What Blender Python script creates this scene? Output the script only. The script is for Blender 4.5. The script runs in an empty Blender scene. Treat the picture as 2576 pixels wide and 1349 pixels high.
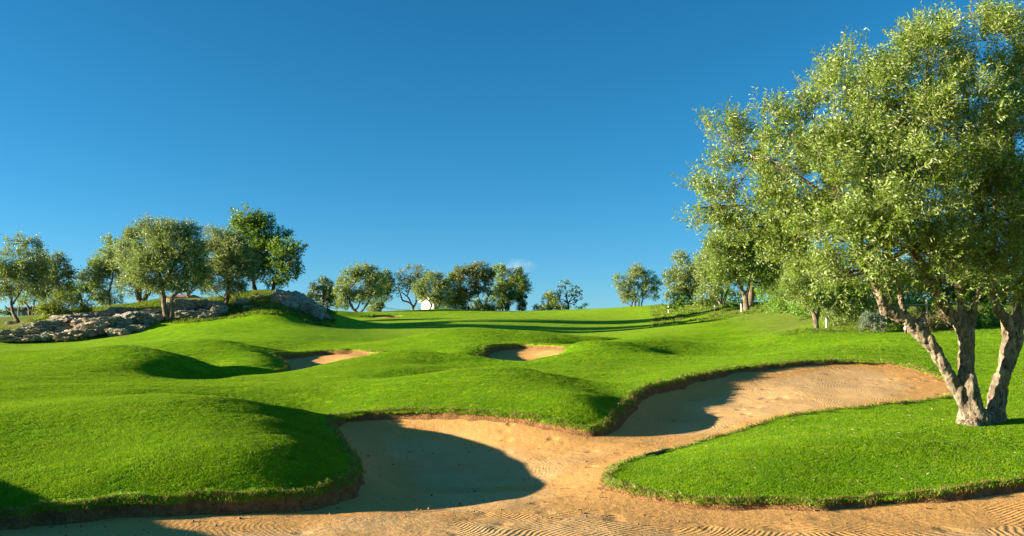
import bpy, bmesh, math, random
import numpy as np
from mathutils import Vector

R = math.radians
rng = np.random.default_rng(11)
random.seed(5)
scene = bpy.context.scene
col = scene.collection

# ------------------------------------------------------------------ camera, sky, sun, exposure
EYE = 1.7
PITCH = math.atan(0.0921)
cam_data = bpy.data.cameras.new('camera')
cam = bpy.data.objects.new('camera', cam_data)
col.objects.link(cam)
cam.location = (0, 0, EYE)
cam.rotation_euler = (math.pi / 2 + PITCH, 0, 0)
cam_data.sensor_width = 36.0
cam_data.lens = 36.0 * 2231 / 2576
cam_data.clip_end = 20000
cam_data.clip_start = 0.05
scene.camera = cam

SUN_EL = R(10.0)
SUN_AZ = R(-95)          # from +Y towards +X: the sun stands to the left, a little behind the camera
world = bpy.data.worlds.new('World')
scene.world = world
world.use_nodes = True
wn = world.node_tree
wn.nodes.clear()
wo = wn.nodes.new('ShaderNodeOutputWorld')
wb = wn.nodes.new('ShaderNodeBackground')
sk = wn.nodes.new('ShaderNodeTexSky')
sk.sky_type = 'NISHITA'
sk.sun_disc = False
sk.sun_elevation = SUN_EL
sk.sun_rotation = SUN_AZ
sk.altitude = 2500
sk.air_density = 1.0
sk.dust_density = 1.0
sk.ozone_density = 4.2
hs = wn.nodes.new('ShaderNodeHueSaturation')
hs.inputs['Saturation'].default_value = 1.15
hs.inputs['Hue'].default_value = 0.484
wb.inputs['Strength'].default_value = 0.052
wn.links.new(sk.outputs[0], hs.inputs['Color'])
wn.links.new(hs.outputs[0], wb.inputs['Color'])
wn.links.new(wb.outputs[0], wo.inputs['Surface'])

sun_d = bpy.data.lights.new('sun', 'SUN')
sun_d.energy = 5.0
sun_d.angle = R(0.5)
sun_d.color = (1.0, 0.90, 0.74)
sun = bpy.data.objects.new('sun', sun_d)
col.objects.link(sun)
to_sun = Vector((math.sin(SUN_AZ) * math.cos(SUN_EL), math.cos(SUN_AZ) * math.cos(SUN_EL), math.sin(SUN_EL)))
sun.rotation_euler = to_sun.to_track_quat('Z', 'Y').to_euler()
sun.location = (-60, -10, 30)

scene.view_settings.view_transform = 'Standard'
scene.view_settings.look = 'None'
scene.view_settings.gamma = 1.0
scene.view_settings.exposure = 1.9
scene.view_settings.use_curve_mapping = False
scene.cycles.max_bounces = 6
scene.cycles.diffuse_bounces = 3
scene.cycles.transmission_bounces = 3
scene.cycles.transparent_max_bounces = 4

# ------------------------------------------------------------------ helpers
CT, ST = math.cos(PITCH), math.sin(PITCH)
def ray(px, py):
    """direction slopes (X/Y, Z/Y) of a point read off the photograph (2576 wide)"""
    xc = (px - 1288) / 2231.0
    yc = (674.5 - py) / 2231.0
    dy = CT - yc * ST
    return xc / dy, (ST + yc * CT) / dy
def P(px, py, Y):
    u, w = ray(px, py)
    return np.array((u * Y, Y, EYE + w * Y))
def PX(px, Y, py=880):
    return ray(px, py)[0] * Y

def tag(o, label=None, cat=None, group=None, kind=None):
    if label: o['label'] = label
    if cat: o['category'] = cat
    if group: o['group'] = group
    if kind: o['kind'] = kind
    return o
def empty(name, loc, label=None, cat=None, group=None):
    o = bpy.data.objects.new(name, None)
    col.objects.link(o)
    o.location = tuple(loc)
    o.empty_display_size = 0.3
    return tag(o, label, cat, group)
def mesh_np(name, verts, faces, mats, smooth=True, mat_index=None):
    """verts (n,3) array, faces (m,k) int array of equal-sized polygons"""
    me = bpy.data.meshes.new(name)
    verts = np.ascontiguousarray(verts, dtype=np.float32)
    faces = np.ascontiguousarray(faces, dtype=np.int32)
    m, k = faces.shape
    me.vertices.add(len(verts)); me.vertices.foreach_set('co', verts.ravel())
    me.loops.add(m * k); me.loops.foreach_set('vertex_index', faces.ravel())
    me.polygons.add(m)
    me.polygons.foreach_set('loop_start', np.arange(0, m * k, k, dtype=np.int32))
    me.polygons.foreach_set('loop_total', np.full(m, k, dtype=np.int32))
    me.polygons.foreach_set('use_smooth', np.full(m, smooth, dtype=bool))
    for mt in (mats if isinstance(mats, (list, tuple)) else [mats]):
        me.materials.append(mt)
    if mat_index is not None:
        me.polygons.foreach_set('material_index', np.ascontiguousarray(mat_index, dtype=np.int32))
    me.update(calc_edges=True)
    return me
def link(name, me, parent=None, loc=None):
    o = bpy.data.objects.new(name, me)
    col.objects.link(o)
    if parent is not None: o.parent = parent
    if loc is not None: o.location = tuple(loc)
    return o
def attr(me, name, vals, domain='POINT'):
    a = me.attributes.new(name, 'FLOAT', domain)
    a.data.foreach_set('value', np.ascontiguousarray(vals, dtype=np.float32))

def _hash(ix, iy, iz, seed):
    h = (ix * 374761393 + iy * 668265263 + iz * 1274126177 + seed * 974634211) & 0xffffffff
    h = ((h ^ (h >> 13)) * 1103515245) & 0xffffffff
    h = ((h ^ (h >> 16)) * 2246822519) & 0xffffffff
    return ((h ^ (h >> 15)) & 0xffff) / 65535.0
def vnoise(p, seed=0):
    p = np.asarray(p, dtype=np.float64)
    i = np.floor(p).astype(np.int64)
    f = p - i
    f = f * f * (3 - 2 * f)
    r = 0
    for dx in (0, 1):
        for dy in (0, 1):
            for dz in (0, 1):
                wgt = (f[:, 0] if dx else 1 - f[:, 0]) * (f[:, 1] if dy else 1 - f[:, 1]) * (f[:, 2] if dz else 1 - f[:, 2])
                r = r + wgt * _hash(i[:, 0] + dx, i[:, 1] + dy, i[:, 2] + dz, seed)
    return r * 2 - 1
def fbm(p, octv=4, seed=0, gain=0.5):
    p = np.asarray(p, dtype=np.float64)
    a, s, r = 1.0, 1.0, 0
    for k in range(octv):
        r = r + a * vnoise(p * s + 17.3 * k, seed + k)
        a *= gain; s *= 2.03
    return r

# ------------------------------------------------------------------ materials
def new_mat(name):
    m = bpy.data.materials.new(name)
    m.use_nodes = True
    nt = m.node_tree
    nt.nodes.clear()
    out = nt.nodes.new('ShaderNodeOutputMaterial')
    return m, nt, out
def nd(nt, typ, ins=None, **props):
    n = nt.nodes.new(typ)
    for k, v in props.items(): setattr(n, k, v)
    for k, v in (ins or {}).items():
        if isinstance(v, bpy.types.NodeSocket): nt.links.new(v, n.inputs[k])
        else: n.inputs[k].default_value = v
    return n
def noise(nt, vec, scale, detail=3, rough=0.55, dist=0.0):
    return nd(nt, 'ShaderNodeTexNoise', {'Vector': vec, 'Scale': scale, 'Detail': detail, 'Roughness': rough, 'Distortion': dist})
def ramp(nt, fac, stops):
    n = nt.nodes.new('ShaderNodeValToRGB')
    nt.links.new(fac, n.inputs[0])
    e = n.color_ramp.elements
    while len(e) < len(stops): e.new(0.5)
    for el, (p, c) in zip(e, stops):
        el.position = p
        el.color = (c, c, c, 1) if isinstance(c, (int, float)) else (*c, 1)
    return n.outputs[0]
def mixc(nt, fac, a, b, mode='MIX'):
    n = nt.nodes.new('ShaderNodeMix')
    n.data_type = 'RGBA'; n.blend_type = mode
    for key, v in ((0, fac), (6, a), (7, b)):
        if isinstance(v, bpy.types.NodeSocket): nt.links.new(v, n.inputs[key])
        elif key == 0: n.inputs[0].default_value = v
        else: n.inputs[key].default_value = (*v, 1) if len(v) == 3 else v
    return n.outputs[2]
def mathn(nt, op, a, b=None, clamp=False):
    n = nt.nodes.new('ShaderNodeMath'); n.operation = op; n.use_clamp = clamp
    for k, v in ((0, a), (1, b)):
        if v is None: continue
        if isinstance(v, bpy.types.NodeSocket): nt.links.new(v, n.inputs[k])
        else: n.inputs[k].default_value = v
    return n.outputs[0]
def vmath(nt, op, a, b=None):
    n = nt.nodes.new('ShaderNodeVectorMath'); n.operation = op
    for k, v in ((0, a), (1, b)):
        if v is None: continue
        if isinstance(v, bpy.types.NodeSocket): nt.links.new(v, n.inputs[k])
        else: n.inputs[k].default_value = v
    return n
def fluffy_normal(nt, pos, scale, amount):
    """a normal shaken by fine noise, as the many blades of a turf turn every way"""
    nz = noise(nt, pos, scale, 1, 0.6)
    v = vmath(nt, 'SUBTRACT', nz.outputs['Color'], (0.5, 0.5, 0.5)).outputs[0]
    v = vmath(nt, 'MULTIPLY', v, (amount, amount, amount * 0.5)).outputs[0]
    g = nd(nt, 'ShaderNodeNewGeometry')
    v = vmath(nt, 'ADD', v, g.outputs['Normal']).outputs[0]
    return vmath(nt, 'NORMALIZE', v).outputs[0]

def plain(name, colr, rough=0.7, var=0.12, scale=6.0, metallic=0.0):
    m, nt, out = new_mat(name)
    tc = nd(nt, 'ShaderNodeTexCoord')
    n = noise(nt, tc.outputs['Object'], scale, 4)
    c = mixc(nt, ramp(nt, n.outputs[0], [(0.3, 0.0), (0.7, 1.0)]), tuple(x * (1 - var) for x in colr), tuple(min(1, x * (1 + var)) for x in colr))
    b = nd(nt, 'ShaderNodeBsdfPrincipled', {'Base Color': c, 'Roughness': rough, 'Metallic': metallic})
    nt.links.new(b.outputs[0], out.inputs[0])
    return m

GRASS_A, GRASS_B, GRASS_C = (0.100, 0.235, 0.002), (0.205, 0.400, 0.002), (0.340, 0.450, 0.006)
def turf_colour(nt, pos):
    n1 = noise(nt, pos, 0.35, 4, 0.6)
    n2 = noise(nt, pos, 2.3, 4, 0.65)
    n3 = noise(nt, pos, 14.0, 3, 0.7)
    c = mixc(nt, ramp(nt, n1.outputs[0], [(0.3, 0.0), (0.72, 1.0)]), GRASS_A, GRASS_B)
    c = mixc(nt, ramp(nt, n2.outputs[0], [(0.42, 0.0), (0.75, 0.9)]), c, GRASS_C)
    c = mixc(nt, ramp(nt, n3.outputs[0], [(0.35, 0.45), (0.55, 0.0)]), c, (0.050, 0.125, 0.003))
    return c
def make_turf():
    m, nt, out = new_mat('turf')
    g = nd(nt, 'ShaderNodeNewGeometry')
    pos = g.outputs['Position']
    c = turf_colour(nt, pos)
    fw = nd(nt, 'ShaderNodeAttribute', attribute_name='fairway').outputs['Fac']
    c = mixc(nt, fw, c, mixc(nt, 0.5, c, (0.27, 0.40, 0.02)))
    rg = nd(nt, 'ShaderNodeAttribute', attribute_name='rough').outputs['Fac']
    n4 = noise(nt, pos, 1.1, 5, 0.7)
    dry = mixc(nt, ramp(nt, n4.outputs[0], [(0.4, 0.0), (0.62, 1.0)]), (0.10, 0.17, 0.015), (0.21, 0.17, 0.06))
    c = mixc(nt, rg, c, dry)
    nrm = fluffy_normal(nt, pos, 38.0, 2.6)
    b = nd(nt, 'ShaderNodeBsdfPrincipled', {'Base Color': c, 'Roughness': 0.9, 'Specular IOR Level': 0.04, 'Normal': nrm})
    nt.links.new(b.outputs[0], out.inputs[0])
    return m
def make_blade(name, c1, c2, c3, trans=0.35):
    m, nt, out = new_mat(name)
    oi = nd(nt, 'ShaderNodeObjectInfo')
    g = nd(nt, 'ShaderNodeNewGeometry')
    n1 = noise(nt, oi.outputs['Location'], 0.35, 4, 0.6)
    n2 = noise(nt, oi.outputs['Location'], 2.3, 4, 0.65)
    c = mixc(nt, ramp(nt, n1.outputs[0], [(0.3, 0.0), (0.72, 1.0)]), c1, c2)
    c = mixc(nt, ramp(nt, n2.outputs[0], [(0.42, 0.0), (0.75, 0.9)]), c, c3)
    c = mixc(nt, mathn(nt, 'MULTIPLY', oi.outputs['Random'], 0.75), c, c1)
    tone = nd(nt, 'ShaderNodeAttribute', attribute_name='tone').outputs['Fac']
    c = mixc(nt, ramp(nt, tone, [(0.88, 0.0), (0.97, 0.8)]), c, (0.42, 0.38, 0.17))
    # a mown blade is lit partly like the sward it stands in: lean its normal towards the tuft's own upright
    upv = nd(nt, 'ShaderNodeVectorTransform', {0: (0, 0, 1)}, vector_type='NORMAL', convert_from='OBJECT', convert_to='WORLD').outputs[0]
    upv = vmath(nt, 'NORMALIZE', upv).outputs[0]
    upv = vmath(nt, 'MULTIPLY', upv, (0.75, 0.75, 0.75)).outputs[0]
    nrm = vmath(nt, 'NORMALIZE', vmath(nt, 'ADD', g.outputs['Normal'], upv).outputs[0]).outputs[0]
    d = nd(nt, 'ShaderNodeBsdfPrincipled', {'Base Color': c, 'Roughness': 0.7, 'Specular IOR Level': 0.03, 'Normal': nrm})
    t = nd(nt, 'ShaderNodeBsdfTranslucent', {'Color': mixc(nt, 0.35, c, (0.36, 0.55, 0.004))})
    mx = nd(nt, 'ShaderNodeMixShader', {0: trans, 1: d.outputs[0], 2: t.outputs[0]})
    nt.links.new(mx.outputs[0], out.inputs[0])
    return m

def make_sand():
    m, nt, out = new_mat('bunker_sand')
    g = nd(nt, 'ShaderNodeNewGeometry')
    pos = g.outputs['Position']
    flat = vmath(nt, 'MULTIPLY', pos, (1, 1, 0)).outputs[0]
    n1 = noise(nt, flat, 0.5, 4, 0.6)
    n2 = noise(nt, flat, 3.0, 5, 0.65)
    n3 = noise(nt, flat, 30.0, 3, 0.7)
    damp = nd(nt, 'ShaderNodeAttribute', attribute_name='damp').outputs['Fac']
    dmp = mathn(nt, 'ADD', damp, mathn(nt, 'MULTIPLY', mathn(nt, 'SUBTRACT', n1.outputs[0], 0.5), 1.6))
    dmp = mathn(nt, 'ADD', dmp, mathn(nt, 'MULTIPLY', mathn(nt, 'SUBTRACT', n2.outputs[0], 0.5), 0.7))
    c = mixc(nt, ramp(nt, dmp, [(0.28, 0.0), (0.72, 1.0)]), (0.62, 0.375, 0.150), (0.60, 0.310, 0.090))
    c = mixc(nt, ramp(nt, n3.outputs[0], [(0.30, 0.32), (0.46, 0.0)]), c, (0.30, 0.15, 0.06))
    # rake strokes: arcs that change direction from one stroke field to the next
    wob = noise(nt, flat, 0.9, 2, 0.5)
    wv = vmath(nt, 'MULTIPLY', vmath(nt, 'SUBTRACT', wob.outputs['Color'], (0.5, 0.5, 0.5)).outputs[0], (0.45, 0.45, 0)).outputs[0]
    p2 = vmath(nt, 'ADD', flat, wv).outputs[0]
    vo = nd(nt, 'ShaderNodeTexVoronoi', {'Vector': p2, 'Scale': 0.42, 'Randomness': 1.0}, feature='F1')
    off = vmath(nt, 'MULTIPLY', vmath(nt, 'SUBTRACT', vo.outputs['Color'], (0.5, 0.5, 0.5)).outputs[0], (7.0, 7.0, 0)).outputs[0]
    # node position is in scaled texture space in some versions, so the offset alone steers the arcs
    rel = vmath(nt, 'ADD', p2, off).outputs[0]
    cen = vmath(nt, 'SUBTRACT', rel, vo.outputs['Position']).outputs[0]
    dist = vmath(nt, 'LENGTH', cen).outputs['Value']
    wav = mathn(nt, 'SINE', mathn(nt, 'MULTIPLY', dist, 2 * math.pi / 0.054))
    rough_w = ramp(nt, noise(nt, flat, 0.8, 3, 0.6).outputs[0], [(0.32, 0.3), (0.46, 1.0)])
    rk = nd(nt, 'ShaderNodeAttribute', attribute_name='rake').outputs['Fac']
    amp = mathn(nt, 'MULTIPLY', rough_w, rk)
    h = mathn(nt, 'MULTIPLY', wav, mathn(nt, 'MULTIPLY', amp, 0.0026))
    h = mathn(nt, 'ADD', h, mathn(nt, 'MULTIPLY', noise(nt, flat, 9.0, 5, 0.7).outputs[0], 0.015))
    h = mathn(nt, 'ADD', h, mathn(nt, 'MULTIPLY', noise(nt, flat, 3.2, 3, 0.6).outputs[0], 0.015))
    h = mathn(nt, 'ADD', h, mathn(nt, 'MULTIPLY', noise(nt, flat, 45.0, 2, 0.7).outputs[0], 0.004))
    pit = nd(nt, 'ShaderNodeTexVoronoi', {'Vector': p2, 'Scale': 2.6, 'Randomness': 1.0}, feature='F1')
    pitd = mathn(nt, 'MULTIPLY', ramp(nt, pit.outputs['Distance'], [(0.12, 1.0), (0.34, 0.0)]), ramp(nt, nd(nt, 'ShaderNodeSeparateXYZ', {0: pit.outputs['Color']}).outputs[0], [(0.62, 0.0), (0.70, 1.0)]))
    h = mathn(nt, 'SUBTRACT', h, mathn(nt, 'MULTIPLY', pitd, 0.016))
    bp = nd(nt, 'ShaderNodeBump', {'Strength': 1.0, 'Distance': 1.0, 'Height': h})
    b = nd(nt, 'ShaderNodeBsdfPrincipled', {'Base Color': c, 'Roughness': 0.95, 'Specular IOR Level': 0.1, 'Normal': bp.outputs[0]})
    nt.links.new(b.outputs[0], out.inputs[0])
    return m
def make_lip():
    m, nt, out = new_mat('bunker_lip_soil')
    g = nd(nt, 'ShaderNodeNewGeometry')
    pos = g.outputs['Position']
    n1 = noise(nt, pos, 9.0, 5, 0.7)
    n2 = noise(nt, pos, 30.0, 3, 0.7)
    c = mixc(nt, ramp(nt, n1.outputs[0], [(0.3, 0.0), (0.7, 1.0)]), (0.13, 0.055, 0.018), (0.34, 0.17, 0.06))
    c = mixc(nt, ramp(nt, n2.outputs[0], [(0.5, 0.0), (0.75, 0.6)]), c, (0.33, 0.25, 0.11))
    s = nd(nt, 'ShaderNodeAttribute', attribute_name='soil').outputs['Fac']
    s = mathn(nt, 'ADD', s, mathn(nt, 'MULTIPLY', mathn(nt, 'SUBTRACT', n1.outputs[0], 0.5), 0.5))
    c = mixc(nt, ramp(nt, s, [(0.30, 0.0), (0.50, 1.0)]), turf_colour(nt, pos), c)
    bp = nd(nt, 'ShaderNodeBump', {'Strength': 1.0, 'Distance': 0.05, 'Height': n2.outputs[0]})
    b = nd(nt, 'ShaderNodeBsdfPrincipled', {'Base Color': c, 'Roughness': 0.95, 'Specular IOR Level': 0.1, 'Normal': bp.outputs[0]})
    nt.links.new(b.outputs[0], out.inputs[0])
    return m
def make_leaf(name, up1, up2, under, odd=(0.30, 0.24, 0.06), trans=0.38, gloss=0.40, spec=0.45):
    m, nt, out = new_mat(name)
    g = nd(nt, 'ShaderNodeNewGeometry')
    tone = nd(nt, 'ShaderNodeAttribute', attribute_name='tone').outputs['Fac']
    c = mixc(nt, tone, up1, up2)
    c = mixc(nt, ramp(nt, tone, [(0.955, 0.0), (0.975, 1.0)]), c, odd)
    cu = mixc(nt, ramp(nt, tone, [(0.2, 0.35), (0.8, 1.0)]), c, under)
    c = mixc(nt, g.outputs['Backfacing'], c, cu)
    d = nd(nt, 'ShaderNodeBsdfPrincipled', {'Base Color': c, 'Roughness': gloss, 'Specular IOR Level': spec})
    t = nd(nt, 'ShaderNodeBsdfTranslucent', {'Color': mixc(nt, 0.55, c, (0.30, 0.44, 0.010))})
    mx = nd(nt, 'ShaderNodeMixShader', {0: trans, 1: d.outputs[0], 2: t.outputs[0]})
    nt.links.new(mx.outputs[0], out.inputs[0])
    return m
def make_bark(name, dark, light, scale=1.0):
    m, nt, out = new_mat(name)
    tc = nd(nt, 'ShaderNodeTexCoord')
    v = vmath(nt, 'MULTIPLY', tc.outputs['Object'], (1, 1, 0.35)).outputs[0]
    n1 = noise(nt, v, 15 * scale, 6, 0.75, 0.8)
    n2 = noise(nt, tc.outputs['Object'], 5 * scale, 4, 0.6)
    n3 = noise(nt, tc.outputs['Object'], 2.2 * scale, 3, 0.6)
    c = mixc(nt, ramp(nt, n1.outputs[0], [(0.40, 0.0), (0.57, 1.0)]), dark, light)
    c = mixc(nt, ramp(nt, n2.outputs[0], [(0.48, 0.0), (0.60, 0.85)]), c, tuple(x * 0.42 for x in light))
    c = mixc(nt, ramp(nt, n3.outputs[0], [(0.6, 0.0), (0.75, 0.6)]), c, (0.22, 0.20, 0.03))
    bp = nd(nt, 'ShaderNodeBump', {'Strength': 1.0, 'Distance': 0.05 / scale, 'Height': n1.outputs[0]})
    b = nd(nt, 'ShaderNodeBsdfPrincipled', {'Base Color': c, 'Roughness': 0.9, 'Specular IOR Level': 0.2, 'Normal': bp.outputs[0]})
    nt.links.new(b.outputs[0], out.inputs[0])
    return m
def make_rock(name, dark, mid, pale, moss=0.7):
    m, nt, out = new_mat(name)
    g = nd(nt, 'ShaderNodeNewGeometry')
    pos = g.outputs['Position']
    n1 = noise(nt, pos, 0.9, 6, 0.7, 0.4)
    n2 = noise(nt, pos, 5.0, 5, 0.75)
    n3 = noise(nt, pos, 0.45, 3, 0.6)
    c = mixc(nt, ramp(nt, n1.outputs[0], [(0.35, 0.0), (0.62, 1.0)]), mid, pale)
    c = mixc(nt, ramp(nt, n2.outputs[0], [(0.35, 0.9), (0.52, 0.0)]), c, dark)
    sep = nd(nt, 'ShaderNodeSeparateXYZ', {0: g.outputs['Normal']})
    up = mathn(nt, 'MULTIPLY', ramp(nt, sep.outputs[2], [(0.55, 0.0), (0.85, 1.0)]), ramp(nt, n3.outputs[0], [(0.42, 0.0), (0.55, moss)]))
    c = mixc(nt, up, c, (0.13, 0.17, 0.02))
    bp = nd(nt, 'ShaderNodeBump', {'Strength': 0.8, 'Distance': 0.22, 'Height': n2.outputs[0]})
    b = nd(nt, 'ShaderNodeBsdfPrincipled', {'Base Color': c, 'Roughness': 0.9, 'Specular IOR Level': 0.25, 'Normal': bp.outputs[0]})
    nt.links.new(b.outputs[0], out.inputs[0])
    return m

M = {
    'turf': make_turf(), 'sand': make_sand(), 'lip': make_lip(),
    'blade': make_blade('grass_blade', GRASS_A, GRASS_B, GRASS_C),
    'straw': make_blade('dry_grass_blade', (0.20, 0.12, 0.035), (0.34, 0.22, 0.07), (0.12, 0.16, 0.02), 0.2),
    'roughgrass': make_blade('rough_grass_blade', (0.09, 0.15, 0.012), (0.16, 0.22, 0.02), (0.24, 0.22, 0.06)),
    'olive': make_leaf('olive_leaf', (0.060, 0.125, 0.003), (0.250, 0.345, 0.010), (0.38, 0.43, 0.17)),
    'olive_mid': make_leaf('olive_leaf_grey', (0.060, 0.100, 0.008), (0.200, 0.240, 0.030), (0.42, 0.44, 0.28)),
    'olive_far': make_leaf('olive_leaf_pale', (0.095, 0.145, 0.010), (0.260, 0.310, 0.045), (0.38, 0.41, 0.22)),
    'carob': make_leaf('carob_leaf', (0.030, 0.095, 0.006), (0.110, 0.210, 0.014), (0.17, 0.26, 0.06)),
    'brownleaf': make_leaf('rusty_leaf', (0.11, 0.105, 0.012), (0.230, 0.170, 0.020), (0.24, 0.20, 0.06), (0.25, 0.10, 0.02)),
    'pine': make_leaf('pine_needle', (0.05, 0.080, 0.008), (0.120, 0.140, 0.014), (0.13, 0.16, 0.03), trans=0.15),
    'cypress': make_leaf('cypress_leaf', (0.030, 0.070, 0.006), (0.110, 0.160, 0.012), (0.10, 0.15, 0.02), trans=0.15),
    'lime': make_leaf('hedge_leaf', (0.085, 0.210, 0.008), (0.200, 0.370, 0.018), (0.22, 0.34, 0.06)),
    'shrub': make_leaf('shrub_leaf', (0.100, 0.130, 0.006), (0.210, 0.230, 0.014), (0.22, 0.24, 0.05)),
    'silver': make_leaf('silver_leaf', (0.09, 0.14, 0.09), (0.22, 0.28, 0.20), (0.28, 0.33, 0.26)),
    'dry': make_leaf('dry_stem', (0.19, 0.12, 0.05), (0.34, 0.24, 0.11), (0.30, 0.22, 0.12), (0.10, 0.18, 0.02)),
    'bark': make_bark('olive_bark', (0.055, 0.036, 0.020), (0.42, 0.325, 0.20)),
    'bark_far': make_bark('grey_bark', (0.09, 0.06, 0.035), (0.27, 0.20, 0.125), 0.5),
    'bark_dark': make_bark('dark_bark', (0.05, 0.035, 0.02), (0.17, 0.12, 0.07), 0.5),
    'rock_warm': make_rock('limestone', (0.15, 0.10, 0.06), (0.46, 0.33, 0.19), (0.64, 0.52, 0.37)),
    'rock_grey': make_rock('grey_limestone', (0.11, 0.09, 0.065), (0.32, 0.26, 0.19), (0.50, 0.43, 0.33)),
    'rock_dark': make_rock('dark_limestone', (0.10, 0.095, 0.085), (0.28, 0.255, 0.21), (0.42, 0.39, 0.33), 0.15),
    'white': plain('white_paint', (0.80, 0.79, 0.76), 0.6, 0.04),
    'render': plain('white_render', (0.78, 0.76, 0.72), 0.8, 0.05, 2.0),
    'grey_wall': plain('pale_grey_wall', (0.48, 0.50, 0.50), 0.7, 0.08, 2.0),
    'tile': plain('terracotta_tile', (0.42, 0.17, 0.09), 0.8, 0.25, 5.0),
    'dark_roof': plain('dark_roof', (0.10, 0.075, 0.06), 0.8, 0.2, 3.0),
    'teal': plain('green_mesh_panel', (0.06, 0.13, 0.12), 0.6, 0.15, 3.0),
    'darkgreen': plain('dark_green_paint', (0.025, 0.06, 0.035), 0.5, 0.15),
    'wood': plain('weathered_wood', (0.42, 0.33, 0.22), 0.85, 0.3, 14.0),
    'brownwood': plain('brown_wood', (0.13, 0.055, 0.028), 0.8, 0.3, 14.0),
    'stump': plain('stump_bark', (0.14, 0.09, 0.055), 0.9, 0.4, 18.0),
    'red': plain('red_cloth', (0.72, 0.03, 0.018), 0.7, 0.1),
    'metal': plain('galvanised_metal', (0.40, 0.40, 0.38), 0.45, 0.1, 4.0, 0.6),
    'cable': plain('black_cable', (0.03, 0.03, 0.032), 0.6, 0.1),
    'litter': plain('fallen_leaf', (0.55, 0.47, 0.28), 0.7, 0.35, 3.0),
    'clod': plain('sand_clod', (0.20, 0.105, 0.045), 0.95, 0.4, 20.0),
    'glass': plain('window_glass', (0.04, 0.06, 0.08), 0.1, 0.1),
}
# ------------------------------------------------------------------ terrain: a height field over (bearing, log distance)
class Field:
    """smooth surface through given heights; works on the slope (z - eye) / distance"""
    def __init__(self, pts, lam=1e-5):
        pts = np.array(pts, dtype=np.float64)
        X, Y, Z = pts.T
        r = np.hypot(X, Y)
        self.c = np.stack([np.arctan2(X, Y), np.log(r)], 1)
        w = (Z - EYE) / r
        n = len(w)
        K = self._k(self.c, self.c) + lam * np.eye(n)
        Q = np.concatenate([np.ones((n, 1)), self.c], 1)
        A = np.block([[K, Q], [Q.T, np.zeros((3, 3))]])
        sol = np.linalg.lstsq(A, np.concatenate([w, np.zeros(3)]), rcond=None)[0]
        self.a, self.b = sol[:n], sol[n:]
    @staticmethod
    def _k(a, b):
        d = ((a[:, None, :] - b[None, :, :]) ** 2).sum(2)
        return 0.5 * d * np.log(d + 1e-12)
    def slope(self, phi, rho):
        q = np.stack([phi.ravel(), rho.ravel()], 1)
        out = np.empty(len(q))
        for i in range(0, len(q), 20000):
            s = q[i:i + 20000]
            out[i:i + 20000] = self._k(s, self.c) @ self.a + self.b[0] + s @ self.b[1:]
        return out.reshape(phi.shape)
    def z(self, X, Y):
        X = np.atleast_1d(np.asarray(X, float)); Y = np.atleast_1d(np.asarray(Y, float))
        r = np.hypot(X, Y)
        return EYE + r * self.slope(np.arctan2(X, Y), np.log(r))

TL = []
def line(*pts, step=55):
    """a feature line read off the photograph: (px, py, Y) corner points, filled in between"""
    pts = np.array(pts, float)
    for a, b in zip(pts[:-1], pts[1:]):
        n = max(1, int(abs(b[0] - a[0]) / step))
        for k in range(n):
            TL.append(tuple(P(*(a + (b - a) * k / n))))
    TL.append(tuple(P(*pts[-1])))
def dots(*pts):
    for p in pts: TL.append(tuple(P(*p)))
def world_pts(*pts):
    for p in pts: TL.append(tuple(p))
# left mound
line((-350,1325,7.8),(0,1288,8.8),(326,1263,9.2),(690,1244,9.55),(844,1227,10.0),(885,1212,10.4),(905,1190,11))
line((909,1177,11.4),(901,1158,12),(880,1130,12.9),(863,1108,13.7),(845,1082,14.6),(838,1066,15.2),(844,1050,15.9))
line((-250,1040,14.5),(0,1022,15),(230,1003,15.5),(422,993,15.5),(575,1001,15.3),(652,1016,15.2),(767,1034,15.3))
dots((100,1120,11.4),(400,1095,11.6),(600,1092,11.7),(720,1105,11.7),(800,1130,11.6),(860,1165,11.2),(250,1194,9.83),(600,1173,10.0),(780,1184,10.25),(-250,1180,10.0),(-250,1260,8.6),(700,1060,13.2),(790,1085,13.2))
dots((652,1014,18.6),(767,1031,18.2),(560,994,19.2),(840,1042,17.4),(100,983,18),(350,982,18.7))
# bunker back lip and the middle mound
line((870,1043,16.3),(930,1038,16.5),(1000,1036,16.5),(1100,1037,16.3),(1200,1041,16.0),(1300,1050,15.6),(1400,1066,15.15),(1490,1083,14.8),(1520,1077,15.0))
line((1545,1055,15.6),(1558,1030,16.5),(1575,1008,17.5),(1605,985,18.5),(1680,960,19.8),(1800,935,21.2),(1900,922,22.2),(2000,912,22.8),(2100,907,23.3),(2200,910,23.2),(2320,933,21.5),(2370,951,20.3),(2408,985,18.4))
line((978,955,20.5),(1122,933,21.5),(1265,924,22),(1337,931,21.5),(1409,946,20.5),(1480,966,19.5),(1545,990,18.4))
dots((1250,970,18.3),(1400,990,17.0),(1480,1022,15.9),(1100,980,18.4),(950,1000,18.2),(1330,1005,16.7),(1510,1000,17.1),(1520,1045,15.6))
world_pts(*[(PX(px, Y), Y, z) for px, Y, z in ((560,17.4,.62),(650,17.0,.55),(480,17.6,.68),(760,16.8,.48),(1265,24.0,1.06),(1150,23.6,1.02),(1380,23.2,1.0),(1470,21.6,.84),(1030,23.2,.95))])
dots((1265,920,27.5),(1100,915,27.5),(1500,938,24.5),(1700,925,26),(1400,930,26),(1700,893,32),(1580,960,21.5))
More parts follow.
